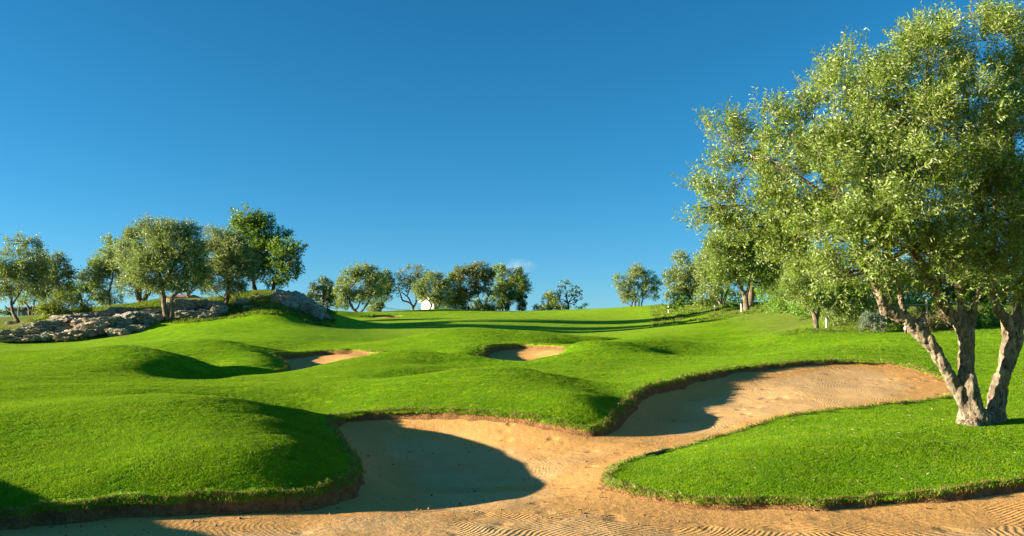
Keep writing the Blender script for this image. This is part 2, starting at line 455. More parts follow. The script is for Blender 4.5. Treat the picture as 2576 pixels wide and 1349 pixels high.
# peninsula with the tree
line((2400,998,17.7),(2300,1012,17.2),(2150,1025,16.6),(2000,1045,15.8),(1900,1070,14.9),(1800,1100,14),(1700,1130,13.1),(1620,1150,12.5),(1545,1175,11.8),(1525,1195,11.3))
line((1530,1215,10.85),(1580,1235,10.3),(1700,1255,9.8),(1850,1265,9.55),(2000,1265,9.5),(2200,1258,9.55),(2350,1245,9.6),(2450,1230,9.75),(2576,1215,9.9),(2900,1185,10.2),(3600,1150,10.5), step=90)
dots((2000,1115,11.9),(1800,1154,11.35),(2200,1108,12.0),(2200,1180,10.65),(1950,1202,10.3),(2450,1065,14.5),(2350,1060,14.8),(2576,1062,14.6),(2576,1130,12.3),(1650,1185,11.3))
dots((2576,990,18),(2800,1040,15),(2700,980,18),(2500,960,19.6),(2900,1000,17))
# hollow and swells behind
dots((700,985,20),(700,960,23.5),(600,950,25.6),(430,947,25.0),(500,949,26.0),(150,960,20.5),(230,922,24.5),(850,950,23),(1000,930,24.5),(350,952,22.5))
line((732,935,27.6),(850,912,29),(961,890,30.6),(1067,885.5,31),(1135,892,31),(1212,900,30.6),(1321,910,30.3))
line((-250,925,24),(0,914,25.5),(115,893,27.5),(230,876,29),(307,872,29.5),(364,876,29.3),(422,888,28.7),(499,907,28),(594,928,27.6),(652,943,27.6))
dots((385,905,26.4),(378,930,25.0),(320,900,26.2),(250,898,26.4),(545,938,26.8))
line((400,868,37),(460,861,37.5),(548,855,37.5),(594,861,37),(652,874,36),(700,887,35.2))
dots((560,890,32.8),(620,921,29.8),(540,926,29),(480,889,33),(650,889,33.2),(620,904,31.2),(672,906,31.5),(690,926,29.8),(420,884,33.5),(610,880,34.4))
line((0,885,40),(100,881,42),(300,868,44)); dots((0,868,52),(200,862,52),(-200,885,45))
line((690,893,34.6),(732,888.6,36),(809,881,37),(887,879,37),(933,885.5,35),(957,889.5,32.8)); dots((708,903,33.4),(719,915,32),(718,930,30.2),(703,938,29.2))
line((1352,904,31.0),(1429,873,33),(1464,866.6,34),(1567,854.8,36),(1626,854,37),(1730,859,37),(1833,868,36))
line((1211,899,31.9),(1213,893,32.8),(1216,885,33.8),(1228,875,35),(1253,867,36),(1290,865.5,36.3),(1321,865,36.3),(1383,868,35.5),(1415,870.5,34.8))
line((1042,847,41),(1104,833,42),(1150,828,42.5),(1212,827.5,42.5),(1290,831,42),(1383,836,41.5),(1445,844,41),(1530,849,41))
dots((1150,866,36.3),(1060,868,37),(1200,846,38.8),(1300,848,39),(990,872,38),(1400,857,38.6),(1140,878,34.1),(1000,883,34.6),(1190,866,35.6),(1182,880,33.5),(1500,851,40),(1620,849,45),(1730,851,45))
world_pts(*[(PX(px, Y), Y, z) for px, Y, z in ((740,29.2,.88),(800,30.2,.93),(850,31,1.0),(905,32,1.13),(940,32.4,1.28),(1067,33.2,1.42),(1225,31.7,1.2),(1270,31.5,1.1),(1321,31.5,1.1),(1360,32.1,1.18),(1400,33,1.38),
 (1200,46,2.3),(1300,46,2.25),(1400,45.5,2.15),(1100,46,2.25),(1520,44.5,2.1),(1567,39.2,1.88),(1650,40,1.92),(1740,40,1.82),(1480,37.5,1.72),
 (548,40.2,1.9),(470,40.2,1.88),(600,39.6,1.8),(660,38.6,1.62),(430,30.8,1.28),(500,29.8,1.0),(364,31.6,1.46),(300,32.2,1.52),(590,28.9,.86),(150,33,1.5),(0,32,1.45))])
dots((1700,840,48),(1850,840,46),(1950,850,42),(2000,882,30),(1900,868,35),(1950,830,46),(1780,815,55),(1650,825,56))
line((2026,828,37),(2060,832,37.5),(2200,838,36),(2300,842,35),(2400,846,34),(2576,855,32),(2900,870,30)); dots((2100,868,28),(2300,880,27),(2500,905,24.5),(2576,945,21),(2200,855,31.5),(2450,870,29))
# beyond the bank on the right, hedge foot
world_pts(*[(PX(px, Y), Y, z) for px, Y, z in ((2300,42,3.2),(2500,42,3.3),(2900,40,3.2),(2400,60,4.5),(2900,60,4.5),(2200,50,4.2),(2200,90,5.5),(2600,100,5.0),(2100,42,3.1),(2100,60,4.9))])
# rock knoll
line((0,862,53),(183,858,53.5),(318,843,54.5),(414,812,56.5),(520,800,57.5),(600,790,58),(700,774,58)); dots((794,815,58),(835,805,60))
line((97,806,60),(190,785,62.5),(290,775,63.5),(345,768,64),(431,752,65),(570,749,67),(639,742,68),(690,740,67),(735,745,64),(777,766,62)); dots((0,800,66),(-200,800,66),(0,835,58),(60,812,60))
dots((500,830,51.5),(650,818,53),(720,800,55.5),(820,834,51),(700,844,47),(600,849,46),(860,860,45),(350,860,49),(450,840,51),(300,845,53.5),(950,862,45.5))
world_pts(*[(PX(px, Y), Y, z) for px, Y, z in ((300,85,4.6),(500,85,4.7),(650,85,4.8),(150,85,4.5),(0,80,4.4),(-250,80,4.4),(750,78,4.4),(820,74,4.0),(500,120,4.5),(100,120,4.5),(700,120,5.2))])
# valley and far green
dots((900,824,58),(1000,838,54),(1100,827,57),(1200,824,57.5),(1300,829,59),(1450,838,58.5),(1550,832,60),(860,803,66),(1000,815,66),(1100,812,66),(1200,808,68),(1300,806,70),(1420,810,69),(1550,813,69),(1600,791,80),(950,805,78),(1100,800,80),(1300,796,88))
line((1035,786,106),(1065,780,110),(1104,777,112),(1140,778.5,113),(1197,783,115),(1321,785,115),(1352,785,115),(1445,779,112),(1530,776,108),(1606,770,100),(1683,765.5,92),(1789,764.5,82),(1863,766,72),(1908,774,64),(1967,789,55),(2026,804,48))
line((822,783,100),(856,782,102),(918,788,104),(1011,786,106)); dots((880,798,90),(1000,801,92),(1200,793,100),(1400,790,98),(918,798,98.5),(980,792.5,101),(1005,794,101))
dots((1750,785,75),(1850,785,66),(1900,800,57),(1950,810,50),(1850,815,54))
world_pts(*[(PX(px, Y), Y, z) for px, Y, z in ((850,130,5.7),(1050,130,6.3),(1300,135,6.2),(1550,130,6.4),(1750,115,6.2),(1900,100,6.3),(2000,80,5.6),(900,180,5),(1300,180,5),(1700,180,5),(2200,180,5),(300,180,4.5),(-300,180,4.2))])
for a in range(-40, 41, 10):
    for rr, zz in ((350, 2.0), (1000, -2.0), (6000, -8.0)):
        TL.append((rr * math.sin(R(a)), rr * math.cos(R(a)), zz))
# outside the frame
for a in (-55, -75, -100, -130, -160, 160, 130, 100, 75, 55):
    left = a < 0
    for rr in (1.5, 4, 8, 14, 25, 45, 80, 160, 500, 6000):
        if abs(a) < 60 and rr in (1.5, 4, 8): continue
        zz = 0.15 if rr <= 4 else {8: 0.5 if left else 0.3, 14: 0.7 if left else 0.6, 25: 1.3, 45: 2.0, 80: 4.0, 160: 4.2, 500: 1.0, 6000: -8}[rr]
        if left and rr == 25: zz = 1.1
        TL.append((rr * math.sin(R(a)), rr * math.cos(R(a)), zz))
world_pts((-6.5,7.4,.70),(-6.4,8.15,.58),(-6.6,6.3,0.7),(-6.2,5.4,.6),(-7.5,7.6,0.88),(-6.9,8.6,.55),(-7.6,9.4,.66),(-8.5,10.5,0.72),(-10,13,0.8),(-5.3,5.0,0.2),(-12,9,0.8),(-12,16,.9),(0,1.5,0.1),(0,4,0.05),(3,3,0.1),(-3,3,0.1),(8,6,0.25),(6.5,8,0.25))
TF = Field(TL, 3e-6)

# bunkers: outline (px, Y, lip height) going round, or world points
def outline(pts):
    return np.array([(PX(p[0], p[1], p[3] if len(p) > 3 else 880), p[1]) for p in pts]), np.array([p[2] for p in pts], float)
def q(*rows):       # rows of (px, py, Y, lip)
    return [(a, c, d, b) for a, b, c, d in rows]
A_pts = q((-350,1325,7.8,.15),(0,1288,8.8,.15),(153,1281,8.95,.15),(326,1263,9.2,.15),(537,1254,9.4,.16),(690,1244,9.55,.17),(780,1236,9.75,.17),(844,1227,10.0,.17),(885,1212,10.4,.16),(905,1190,11,.14),
 (909,1177,11.4,.12),(901,1158,12,.08),(880,1130,12.9,.07),(863,1108,13.7,.07),(845,1082,14.6,.09),(838,1066,15.2,.10),(844,1050,15.9,.11),(870,1043,16.3,.12),(930,1038,16.5,.12),(1000,1036,16.5,.12),(1100,1037,16.3,.11),(1200,1041,16.0,.10),(1300,1050,15.6,.09),(1400,1066,15.15,.09),(1450,1077,14.9,.09),(1490,1083,14.8,.09),(1520,1077,15.0,.10),
 (1545,1055,15.6,.14),(1558,1030,16.5,.14),(1575,1008,17.5,.13),(1605,985,18.5,.12),(1680,960,19.8,.12),(1740,946,20.5,.11),(1800,935,21.2,.10),(1900,922,22.2,.09),(2000,912,22.8,.08),(2100,907,23.3,.07),(2200,910,23.2,.07),(2260,918,22.6,.07),(2320,933,21.5,.06),(2370,951,20.3,.05),(2398,968,19.3,.05),(2408,985,18.4,.05),
 (2400,998,17.7,.05),(2300,1012,17.2,.05),(2150,1025,16.6,.05),(2000,1045,15.8,.05),(1900,1070,14.9,.05),(1800,1100,14,.05),(1700,1130,13.1,.05),(1620,1150,12.5,.05),(1545,1175,11.8,.05),(1522,1195,11.3,.05),
 (1530,1215,10.85,.04),(1580,1235,10.3,.05),(1700,1255,9.8,.06),(1850,1265,9.55,.07),(2000,1265,9.5,.06),(2200,1258,9.55,.06),(2350,1245,9.6,.07),(2450,1230,9.75,.08),(2576,1215,9.9,.08),(2900,1185,10.2,.08))
A_xy, A_lip = outline(A_pts)
A_xy = np.concatenate([A_xy, np.array([(11.0,9.5),(11.0,4.0),(6,-3),(-2,-4),(-5.0,0.5),(-5.2,4.6)])])
A_lip = np.concatenate([A_lip, np.full(6, .1)])
B_xy, B_lip = outline(q((690,893,34.6,.22),(732,888.6,36,.22),(809,881,37,.2),(887,879,37,.18),(933,885.5,35,.14),(957,889.5,32.8,.1)) + [(950,32.1,.1),(900,31.6,.1),(850,30.6,.1),(790,29.6,.1),(740,28.95,.12),(705,28.8,.14)] + q((700,938,29.2,.16),(718,930,30.2,.18),(720,915,32,.2),(708,903,33.4,.2)))
C_xy, C_lip = outline(q((1211,899,31.9,.2),(1213,893,32.8,.24),(1216,885,33.8,.26),(1228,875,35,.26),(1253,867,36,.24),(1290,865.5,36.3,.2),(1321,865,36.3,.18),(1383,868,35.5,.16),(1415,870.5,34.8,.12),(1432,873,34.0,.1)) + [(1420,33.4,.1),(1390,32.8,.1),(1352,32.0,.1),(1321,31.4,.1),(1270,31.3,.1),(1228,31.3,.14)])
D_xy, D_lip = outline(q((918,798,98.5,.25),(945,795,100.5,.25),(980,792.5,101,.25),(1005,794,101,.2),(1010,795,100,.2)) + [(990,97.5,.2),(960,95.5,.2),(930,94.5,.2),(915,95.5,.2)])

def smooth_closed(xy, lip, seg):
    n = len(xy); out = []; lo = []
    for i in range(n):
        p0, p1, p2, p3 = xy[i - 1], xy[i], xy[(i + 1) % n], xy[(i + 2) % n]
        L = np.linalg.norm(p2 - p1)
        m = max(1, int(L / (seg * max(1, np.hypot(*p1) / 12))))
        for k in range(m):
            t = k / m
            out.append(0.5 * (2 * p1 + (p2 - p0) * t + (2 * p0 - 5 * p1 + 4 * p2 - p3) * t * t + (3 * p1 - p0 - 3 * p2 + p3) * t ** 3))
            lo.append(lip[i] * (1 - t) + lip[(i + 1) % n] * t)
    out = np.array(out)
    area = 0.5 * np.sum(out[:, 0] * np.roll(out[:, 1], -1) - np.roll(out[:, 0], -1) * out[:, 1])
    lo = np.array(lo)
    if area < 0: out, lo = out[::-1], lo[::-1]
    return out, lo
def signed_dist(X, Y, poly):
    """> 0 outside, < 0 inside"""
    X = X.astype(np.float64); Y = Y.astype(np.float64)
    d2 = np.full(X.shape, 1e9); ins = np.zeros(X.shape, bool)
    for (x0, y0), (x1, y1) in zip(poly, np.roll(poly, -1, 0)):
        ex, ey = x1 - x0, y1 - y0
        t = np.clip(((X - x0) * ex + (Y - y0) * ey) / (ex * ex + ey * ey + 1e-12), 0, 1)
        d2 = np.minimum(d2, (X - x0 - t * ex) ** 2 + (Y - y0 - t * ey) ** 2)
        c = (y0 > Y) != (y1 > Y)
        ins ^= c & (X < ex * (Y - y0) / (ey if abs(ey) > 1e-12 else 1e-12) + x0)
    return np.where(ins, -1, 1) * np.sqrt(d2)

def Sp(*rows): return [tuple(P(*r)) for r in rows]
near = [(x, y, 0.0) for x in (-4.5, -1.5, 1.5, 5, 9) for y in (-2, 1.5, 4.5, 7)]
A_in = near + [(PX(px, Y), Y, z) for px, Y, z in ((300,8.6,0),(700,8.8,0),(1100,9.5,0),(1500,9,0),(1900,8.6,.0),(2400,8.6,.0),(2576,8.9,.03),(1250,11,-.08),(1050,11,-.08),(980,12.2,-.1),(1180,12.6,-.08),(1000,14,-.03),(1200,14,.0),(930,14.8,.12),(1100,15.4,.15),(1300,14.4,.12),(1400,13,.06),(1400,11.9,.0),(1480,13.4,.12))] + \
    Sp((1640,1045,17.6),(1720,1085,15.8),(1800,1026,18.2),(2000,982,19.6),(2200,962,20.4),(2300,972,19.5),(1900,965,20.6),(1570,1118,14.0),(1740,1002,19.4))
B_in = Sp((755,926,33.2),(800,911,34.4),(880,895,35.0),(845,901,34.8))
C_in = Sp((1240,900,33.6),(1295,900,34.0),(1350,890,34.4),(1395,879,34.4))
D_in = Sp((940,802,96.5),(975,797.5,98.5))
BUNK = []
for nm, xy, lip, inside, seg in (('A', A_xy, A_lip, A_in, .22), ('B', B_xy, B_lip, B_in, .3), ('C', C_xy, C_lip, C_in, .3), ('D', D_xy, D_lip, D_in, .5)):
    poly, lp = smooth_closed(xy, lip, seg)
    tz = TF.z(xy[:, 0], xy[:, 1])
    sf = Field([(x, y, z - l) for (x, y), z, l in zip(xy, tz, lip)] + inside, 2e-6)
    BUNK.append(dict(name=nm, poly=poly, lip=lp, S=sf))

def micro(X, Y):
    r = np.hypot(X, Y)
    p = np.stack([X * 0.8, Y * 0.8, np.zeros_like(X)], -1).reshape(-1, 3)
    return (fbm(p, 3, 3) * 0.007).reshape(X.shape) * np.clip(r / 14, 0.6, 1.6)

# grid
ph_in = np.linspace(R(-33.5), R(33.5), 901)
ph_l = R(-33.5) - np.cumsum(np.geomspace(R(0.1), R(6), 60)) ; ph_l = ph_l[ph_l > -math.pi + R(4)]
phi = np.concatenate([[-math.pi], ph_l[::-1], ph_in, -ph_l, [math.pi]])
def seg_ln(a, b, n): return np.linspace(math.log(a), math.log(b), n, endpoint=False)
rho = np.concatenate([seg_ln(0.6, 7.4, 34), seg_ln(7.4, 26, 300), seg_ln(26, 70, 190), seg_ln(70, 140, 100), seg_ln(140, 6000, 30), [math.log(6000)]])
def cubic_up(coarse_x, x):
    i = np.clip(np.searchsorted(coarse_x, x) - 1, 1, len(coarse_x) - 3)
    xs = np.stack([coarse_x[i + k] for k in (-1, 0, 1, 2)], 1)
    W = np.ones((len(x), 4))
    for a in range(4):
        for b in range(4):
            if a != b: W[:, a] *= (x - xs[:, b]) / (xs[:, a] - xs[:, b])
    return i, W
phc = np.unique(np.concatenate([phi[::4], phi[-1:]])); rhc = np.unique(np.concatenate([rho[::3], rho[-1:]]))
Wc = TF.slope(*np.meshgrid(phc, rhc))
i, Wt = cubic_up(rhc, rho)
Wr = sum(Wt[:, k][:, None] * Wc[i + k - 1] for k in range(4))
i, Wt = cubic_up(phc, phi)
Wg = sum(Wr[:, i + k - 1] * Wt[:, k][None] for k in range(4))
back = np.clip((np.abs(phi) - R(115)) / R(50), 0, 1)[None]
rr = np.exp(rho)[:, None]
Wback = (0.15 + np.clip(rr - 6, 0, 100) * 0.02 - EYE) / rr
Wg = Wg * (1 - back) + Wback * back
GX = rr * np.sin(phi)[None]; GY = rr * np.cos(phi)[None]
GT = EYE + rr * Wg
GT = GT + micro(GX, GY)
NR, NC = GT.shape
SD = np.full(GT.shape, 9.0)
GS = np.full(GT.shape, np.nan); GID = np.zeros(GT.shape, int)
for k, b in enumerate(BUNK):
    lo = b['poly'].min(0) - 1; hi = b['poly'].max(0) + 1
    mk = (GX > lo[0]) & (GX < hi[0]) & (GY > lo[1]) & (GY < hi[1])
    sd = signed_dist(GX[mk], GY[mk], b['poly'][::2] if b['name'] == 'A' else b['poly'])
    cur = SD[mk]; better = sd < cur
    SD[mk] = np.where(better, sd, cur)
    idx = GID[mk]; GID[mk] = np.where(better, k, idx)
    zs = np.full(sd.shape, np.nan); use = sd < 0.6
    zs[use] = b['S'].z(GX[mk][use], GY[mk][use])
    old = GS[mk]; GS[mk] = np.where(better & use, zs, old)
def ss(x, a, b):
    t = np.clip((x - a) / (b - a), 0, 1); return t * t * (3 - 2 * t)
edge = 0.14 * np.clip(rr / 12, 1, 1.5)
Zturf = np.where(SD < edge, np.where(np.isnan(GS), GT, GS - 0.12), GT)
quad = (np.arange(NR - 1)[:, None] * NC + np.arange(NC - 1)[None, :])
quad = np.stack([quad, quad + 1, quad + NC + 1, quad + NC], -1).reshape(-1, 4)
sdq = SD.ravel()[quad]
V = np.stack([GX, GY, Zturf], -1).reshape(-1, 3)
def compact(V, F):
    used = np.unique(F); mp = np.full(len(V), -1); mp[used] = np.arange(len(used))
    return V[used], mp[F], used
keep = sdq.max(1) > -0.3
v, f, used = compact(V, quad[keep])
turf_me = mesh_np('turf_ground', v, f[:, ::-1], M['turf'])
Yv, Xv, rv = v[:, 1], v[:, 0], np.hypot(v[:, 0], v[:, 1])
pxv = 1288 + 2231 * Xv / np.maximum(Yv, 0.1)
def bump2(px, Y, cx, cy, sx, sy): return np.exp(-((px - cx) / sx) ** 2 - ((Y - cy) / sy) ** 2)
fair = ss(Yv, 43, 52) * ss(pxv, 600, 950) * (1 - ss(pxv, 1650, 1850)) + bump2(pxv, Yv, 0, 46, 250, 7)
attr(turf_me, 'fairway', np.clip(fair, 0, 1))
# rough: knoll and the strip under the right-hand trees
rough = ss(Yv, 51.5, 54.5) * (1 - ss(pxv, 780, 860)) * (1 - ss(Yv, 64, 70) * (pxv < 100))
rough *= 1 - (pxv > 330) * (1 - ss(Yv, 57, 59.5))
rough = np.maximum(rough, 0.75 * ss(pxv + (Yv - 40) * 6, 1850, 2050) * ss(Yv, 33, 39) * (1 - ss(Yv, 85, 95)))
attr(turf_me, 'rough', np.clip(rough, 0, 1) * (Yv > 0))
turf = tag(link('grass_ground', turf_me), kind='structure')

names = {'A': 'bunker_sand', 'B': 'bunker_sand', 'C': 'bunker_sand', 'D': 'bunker_sand'}
for k, b in enumerate(BUNK):
    sel = (GID.ravel()[quad] == k).all(1) & (sdq.min(1) < 0.10 * max(1.0, np.hypot(*b['poly'][0]) / 25)) & ~np.isnan(GS.ravel()[quad]).any(1)
    if b['name'] == 'A':
        sel &= np.hypot(V[quad[:, 0], 0], V[quad[:, 0], 1]) > 0.6
    GSn = GS + (fbm(np.stack([GX * 1.3, GY * 1.3, GX * 0], -1).reshape(-1, 3), 3, 9) * 0.016).reshape(GS.shape) * ss(-SD, 0.1, 0.8)
    VS = np.stack([GX, GY, GSn], -1).reshape(-1, 3)
    v, f, used = compact(VS, quad[sel])
    me = mesh_np('bunker_sand', v, f[:, ::-1], M['sand'])
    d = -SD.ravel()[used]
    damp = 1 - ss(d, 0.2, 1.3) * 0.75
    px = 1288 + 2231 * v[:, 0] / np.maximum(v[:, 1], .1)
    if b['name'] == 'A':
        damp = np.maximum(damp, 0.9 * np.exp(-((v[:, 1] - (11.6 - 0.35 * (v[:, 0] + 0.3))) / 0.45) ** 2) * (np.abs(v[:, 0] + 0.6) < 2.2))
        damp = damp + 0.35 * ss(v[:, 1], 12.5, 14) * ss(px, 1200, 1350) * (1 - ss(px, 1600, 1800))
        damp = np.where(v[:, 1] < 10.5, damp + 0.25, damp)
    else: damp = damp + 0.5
    attr(me, 'damp', np.clip(damp, 0, 1))
    rake = ss(d, 0.1, 0.5)
    if b['name'] == 'A':
        rake = rake * (0.25 + 0.75 * np.maximum(ss(px, 1550, 1750), (v[:, 1] < 10.2) * ss(px, 900, 1300)))
        rake = rake * (1.0 - 0.35 * ss(v[:, 1], 12, 16))
    attr(me, 'rake', rake)
    tag(link('bunker_sand', me), kind='structure')

# lips: the cut edge of turf and soil round each bunker
OFF = [(.36, 0, 0), (.11, 0, 0), (.04, 0, 0), (.0, .10, .25), (-.02, .4, .7), (-.045, .8, 1), (-.09, 1.15, 1), (-.16, 1.6, 1)]
LIPPTS = []
for b in BUNK:
    poly = b['poly']
    # denser ring
    dn = []; dl = []
    for i in range(len(poly)):
        p, qn = poly[i], poly[(i + 1) % len(poly)]
        m = max(1, int(np.linalg.norm(qn - p) / (0.05 * max(1, np.hypot(*p) / 10))))
        for k in range(m):
            dn.append(p + (qn - p) * k / m); dl.append(b['lip'][i] * (1 - k / m) + b['lip'][(i + 1) % len(poly)] * k / m)
    ring = np.array(dn); dl = np.array(dl)
    tan = np.roll(ring, -1, 0) - np.roll(ring, 1, 0)
    tan /= np.linalg.norm(tan, axis=1)[:, None] + 1e-9
    nrm = np.stack([tan[:, 1], -tan[:, 0]], 1)          # outward of a counter-clockwise ring
    sc = np.clip(np.hypot(ring[:, 0], ring[:, 1]) / 12, 1, 1.5)
    wob = fbm(np.stack([ring[:, 0] * 2.2 / sc, ring[:, 1] * 2.2 / sc, ring[:, 0] * 0], 1), 3, 21)
    wob2 = fbm(np.stack([ring[:, 0] * 9 / sc, ring[:, 1] * 9 / sc, ring[:, 0] * 0], 1), 2, 27)
    rows = []; soil = []
    for j, (o, t, s) in enumerate(OFF):
        oo = (o + np.clip(0.07 * wob + 0.03 * wob2, -.1, .1)) * sc
        q2 = ring + nrm * oo[:, None]
        zt = TF.z(q2[:, 0], q2[:, 1]) + micro(q2[:, 0], q2[:, 1])
        zs = b['S'].z(q2[:, 0], q2[:, 1])
        zz = zt + 0.012 * sc * (j in (1, 2)) - 0.03 * sc * (j == 0)
        lo = np.minimum(zs, zt - 0.02)
        t = min(1.6, t * (1.0)) 
        zz = zz + (lo - zz) * t + 0.01 * fbm(np.stack([q2[:, 0] * 6, q2[:, 1] * 6, zz * 6], 1), 2, 5) * sc
        rows.append(np.stack([q2[:, 0], q2[:, 1], zz], 1)); soil.append(np.full(len(ring), s))
    nrw, nrg = len(OFF), len(ring)
    v = np.concatenate(rows)
    a = np.arange(nrg); a2 = (a + 1) % nrg
    f = np.concatenate([np.stack([j * nrg + a, j * nrg + a2, (j + 1) * nrg + a2, (j + 1) * nrg + a], 1) for j in range(nrw - 1)])
    me = mesh_np('bunker_lip', v, f[:, ::-1], M['lip'])
    attr(me, 'soil', np.concatenate(soil))
    tag(link('bunker_lip', me), kind='structure')
    LIPPTS.append((ring, nrm, sc, rows, dl))

def ground(X, Y):
    return float((TF.z(X, Y) + micro(np.array([float(X)]), np.array([float(Y)])))[0])
def surf(X, Y):
    return TF.z(X, Y) + micro(X, Y)
# ------------------------------------------------------------------ grass: blades too many to count, scattered over the turf
def tuft_mesh(name, mat, n, rad, h, w, lean, seed):
    g = np.random.default_rng(seed)
    vs, fs, tone = [], [], []
    for k in range(n):
        a = g.uniform(0, 2 * math.pi); r = rad * math.sqrt(g.uniform())
        x, y = r * math.cos(a), r * math.sin(a)
        th = g.uniform(0, 2 * math.pi)
        dx, dy = math.cos(th), math.sin(th)
        hh = h * g.uniform(0.55, 1.25); ln = hh * lean * g.uniform(0.1, 1.3)
        sx, sy = -dy * w, dx * w
        if g.uniform() < 0.5: sx, sy = dx * w, dy * w
        m = (x + dx * ln * .35, y + dy * ln * .35, hh * .62)
        t = (x + dx * ln, y + dy * ln, hh)
        i = len(vs)
        vs += [(x - sx, y - sy, -0.012), (x + sx, y + sy, -0.012), (m[0] + sx * .8, m[1] + sy * .8, m[2]), (m[0] - sx * .8, m[1] - sy * .8, m[2]), (t[0] + sx * .15, t[1] + sy * .15, t[2]), (t[0] - sx * .15, t[1] - sy * .15, t[2])]
        fs += [(i, i + 1, i + 2, i + 3), (i + 3, i + 2, i + 4, i + 5)]
        tone += [g.uniform()] * 0 + [0, 0]
        tv = g.uniform()
        tone[-1] = tone[-2] = tv
    me = mesh_np(name, np.array(vs), np.array(fs), mat, smooth=False)
    attr(me, 'tone', tone, 'FACE')
    return me
def scatter(name, sources, pts, rot, scl, kind_parent=None):
    """point mesh + geometry nodes that puts a random tuft on every point"""
    coll = bpy.data.collections.new(name + '_tufts')
    for i, me in enumerate(sources):
        coll.objects.link(bpy.data.objects.new('grass_tuft', me))
    me = bpy.data.meshes.new(name)
    me.vertices.add(len(pts)); me.vertices.foreach_set('co', np.ascontiguousarray(pts, dtype=np.float32).ravel())
    a = me.attributes.new('rot', 'FLOAT_VECTOR', 'POINT'); a.data.foreach_set('vector', np.ascontiguousarray(rot, dtype=np.float32).ravel())
    a = me.attributes.new('scl', 'FLOAT_VECTOR', 'POINT'); a.data.foreach_set('vector', np.ascontiguousarray(scl, dtype=np.float32).ravel())
    o = link(name, me)
    ng = bpy.data.node_groups.new(name + '_scatter', 'GeometryNodeTree')
    ng.interface.new_socket('Geometry', in_out='INPUT', socket_type='NodeSocketGeometry')
    ng.interface.new_socket('Geometry', in_out='OUTPUT', socket_type='NodeSocketGeometry')
    gi = ng.nodes.new('NodeGroupInput'); go = ng.nodes.new('NodeGroupOutput')
    ci = ng.nodes.new('GeometryNodeCollectionInfo')
    ci.inputs['Collection'].default_value = coll
    ci.inputs['Separate Children'].default_value = True
    ci.inputs['Reset Children'].default_value = True
    ip = ng.nodes.new('GeometryNodeInstanceOnPoints')
    ip.inputs['Pick Instance'].default_value = True
    rn = ng.nodes.new('FunctionNodeRandomValue'); rn.data_type = 'INT'
    rn.inputs['Min'].default_value = 0 if 'Min' in rn.inputs else 0
    for s in rn.inputs:
        if s.type == 'INT' and s.name == 'Min': s.default_value = 0
        if s.type == 'INT' and s.name == 'Max': s.default_value = len(sources) - 1
    ar = ng.nodes.new('GeometryNodeInputNamedAttribute'); ar.data_type = 'FLOAT_VECTOR'; ar.inputs['Name'].default_value = 'rot'
    asx = ng.nodes.new('GeometryNodeInputNamedAttribute'); asx.data_type = 'FLOAT_VECTOR'; asx.inputs['Name'].default_value = 'scl'
    L = ng.links.new
    L(gi.outputs[0], ip.inputs['Points'])
    L(ci.outputs[0], ip.inputs['Instance'])
    L([s for s in rn.outputs if s.type == 'INT'][0], ip.inputs['Instance Index'])
    e2r = ng.nodes.new('FunctionNodeEulerToRotation')
    L(ar.outputs[0], e2r.inputs[0]); L(e2r.outputs[0], ip.inputs['Rotation'])
    L(asx.outputs[0], ip.inputs['Scale'])
    L(ip.outputs[0], go.inputs[0])
    md = o.modifiers.new('scatter', 'NODES'); md.node_group = ng
    return tag(o, kind='stuff')
def polar_points(r0, r1, dens, ang=40, pxr=None):
    n = int(R(2 * ang) * 0.5 * (r1 * r1 - r0 * r0) * dens)
    r = np.sqrt(rng.uniform(r0 * r0, r1 * r1, n)); a = rng.uniform(-R(ang), R(ang), n)
    return r * np.sin(a), r * np.cos(a)
def unit_(v): return v / (np.linalg.norm(v, axis=-1, keepdims=True) + 1e-9)
def all_sd(X, Y):
    out = np.full(X.shape, 9.0)
    for b in BUNK:
        lo = b['poly'].min(0) - .5; hi = b['poly'].max(0) + .5
        mk = (X > lo[0]) & (X < hi[0]) & (Y > lo[1]) & (Y < hi[1])
        if mk.any(): out[mk] = np.minimum(out[mk], signed_dist(X[mk], Y[mk], b['poly'][::3] if b['name'] == 'A' else b['poly']))
    return out
def grid_z(X, Y):
    """terrain height read from the grid (bilinear)"""
    p = np.arctan2(X, Y); q = np.log(np.hypot(X, Y))
    i = np.clip(np.searchsorted(phi, p) - 1, 0, NC - 2); j = np.clip(np.searchsorted(rho, q) - 1, 0, NR - 2)
    s = (p - phi[i]) / (phi[i + 1] - phi[i]); t = (q - rho[j]) / (rho[j + 1] - rho[j])
    return (GT[j, i] * (1 - s) + GT[j, i + 1] * s) * (1 - t) + (GT[j + 1, i] * (1 - s) + GT[j + 1, i + 1] * s) * t
turf_tufts = [tuft_mesh('grass_tuft', M['blade'], 22, 0.055, 0.0155, 0.003, 1.2, s) for s in range(5)]
px_, py_, sc_ = [], [], []
for r0, r1, dens, s in ((8.0, 13, 800, 1.0), (13, 19, 480, 1.1), (19, 28, 260, 1.3), (28, 46, 110, 1.6)):
    X, Y = polar_points(r0, r1, dens)
    px_.append(X); py_.append(Y); sc_.append(np.full(len(X), s) * rng.uniform(0.75, 1.2, len(X)))
X, Y, S = np.concatenate(px_), np.concatenate(py_), np.concatenate(sc_)
ok = all_sd(X, Y) > 0.02
X, Y, S = X[ok], Y[ok], S[ok]
Z = grid_z(X, Y)
# uneven growth
gn = fbm(np.stack([X * 1.5, Y * 1.5, X * 0], 1), 3, 44)
hz = np.clip(1 + 0.55 * gn, 0.45, 1.6)
e_ = 0.25
gx = (grid_z(X + e_, Y) - grid_z(X - e_, Y)) / (2 * e_); gy = (grid_z(X, Y + e_) - grid_z(X, Y - e_)) / (2 * e_)
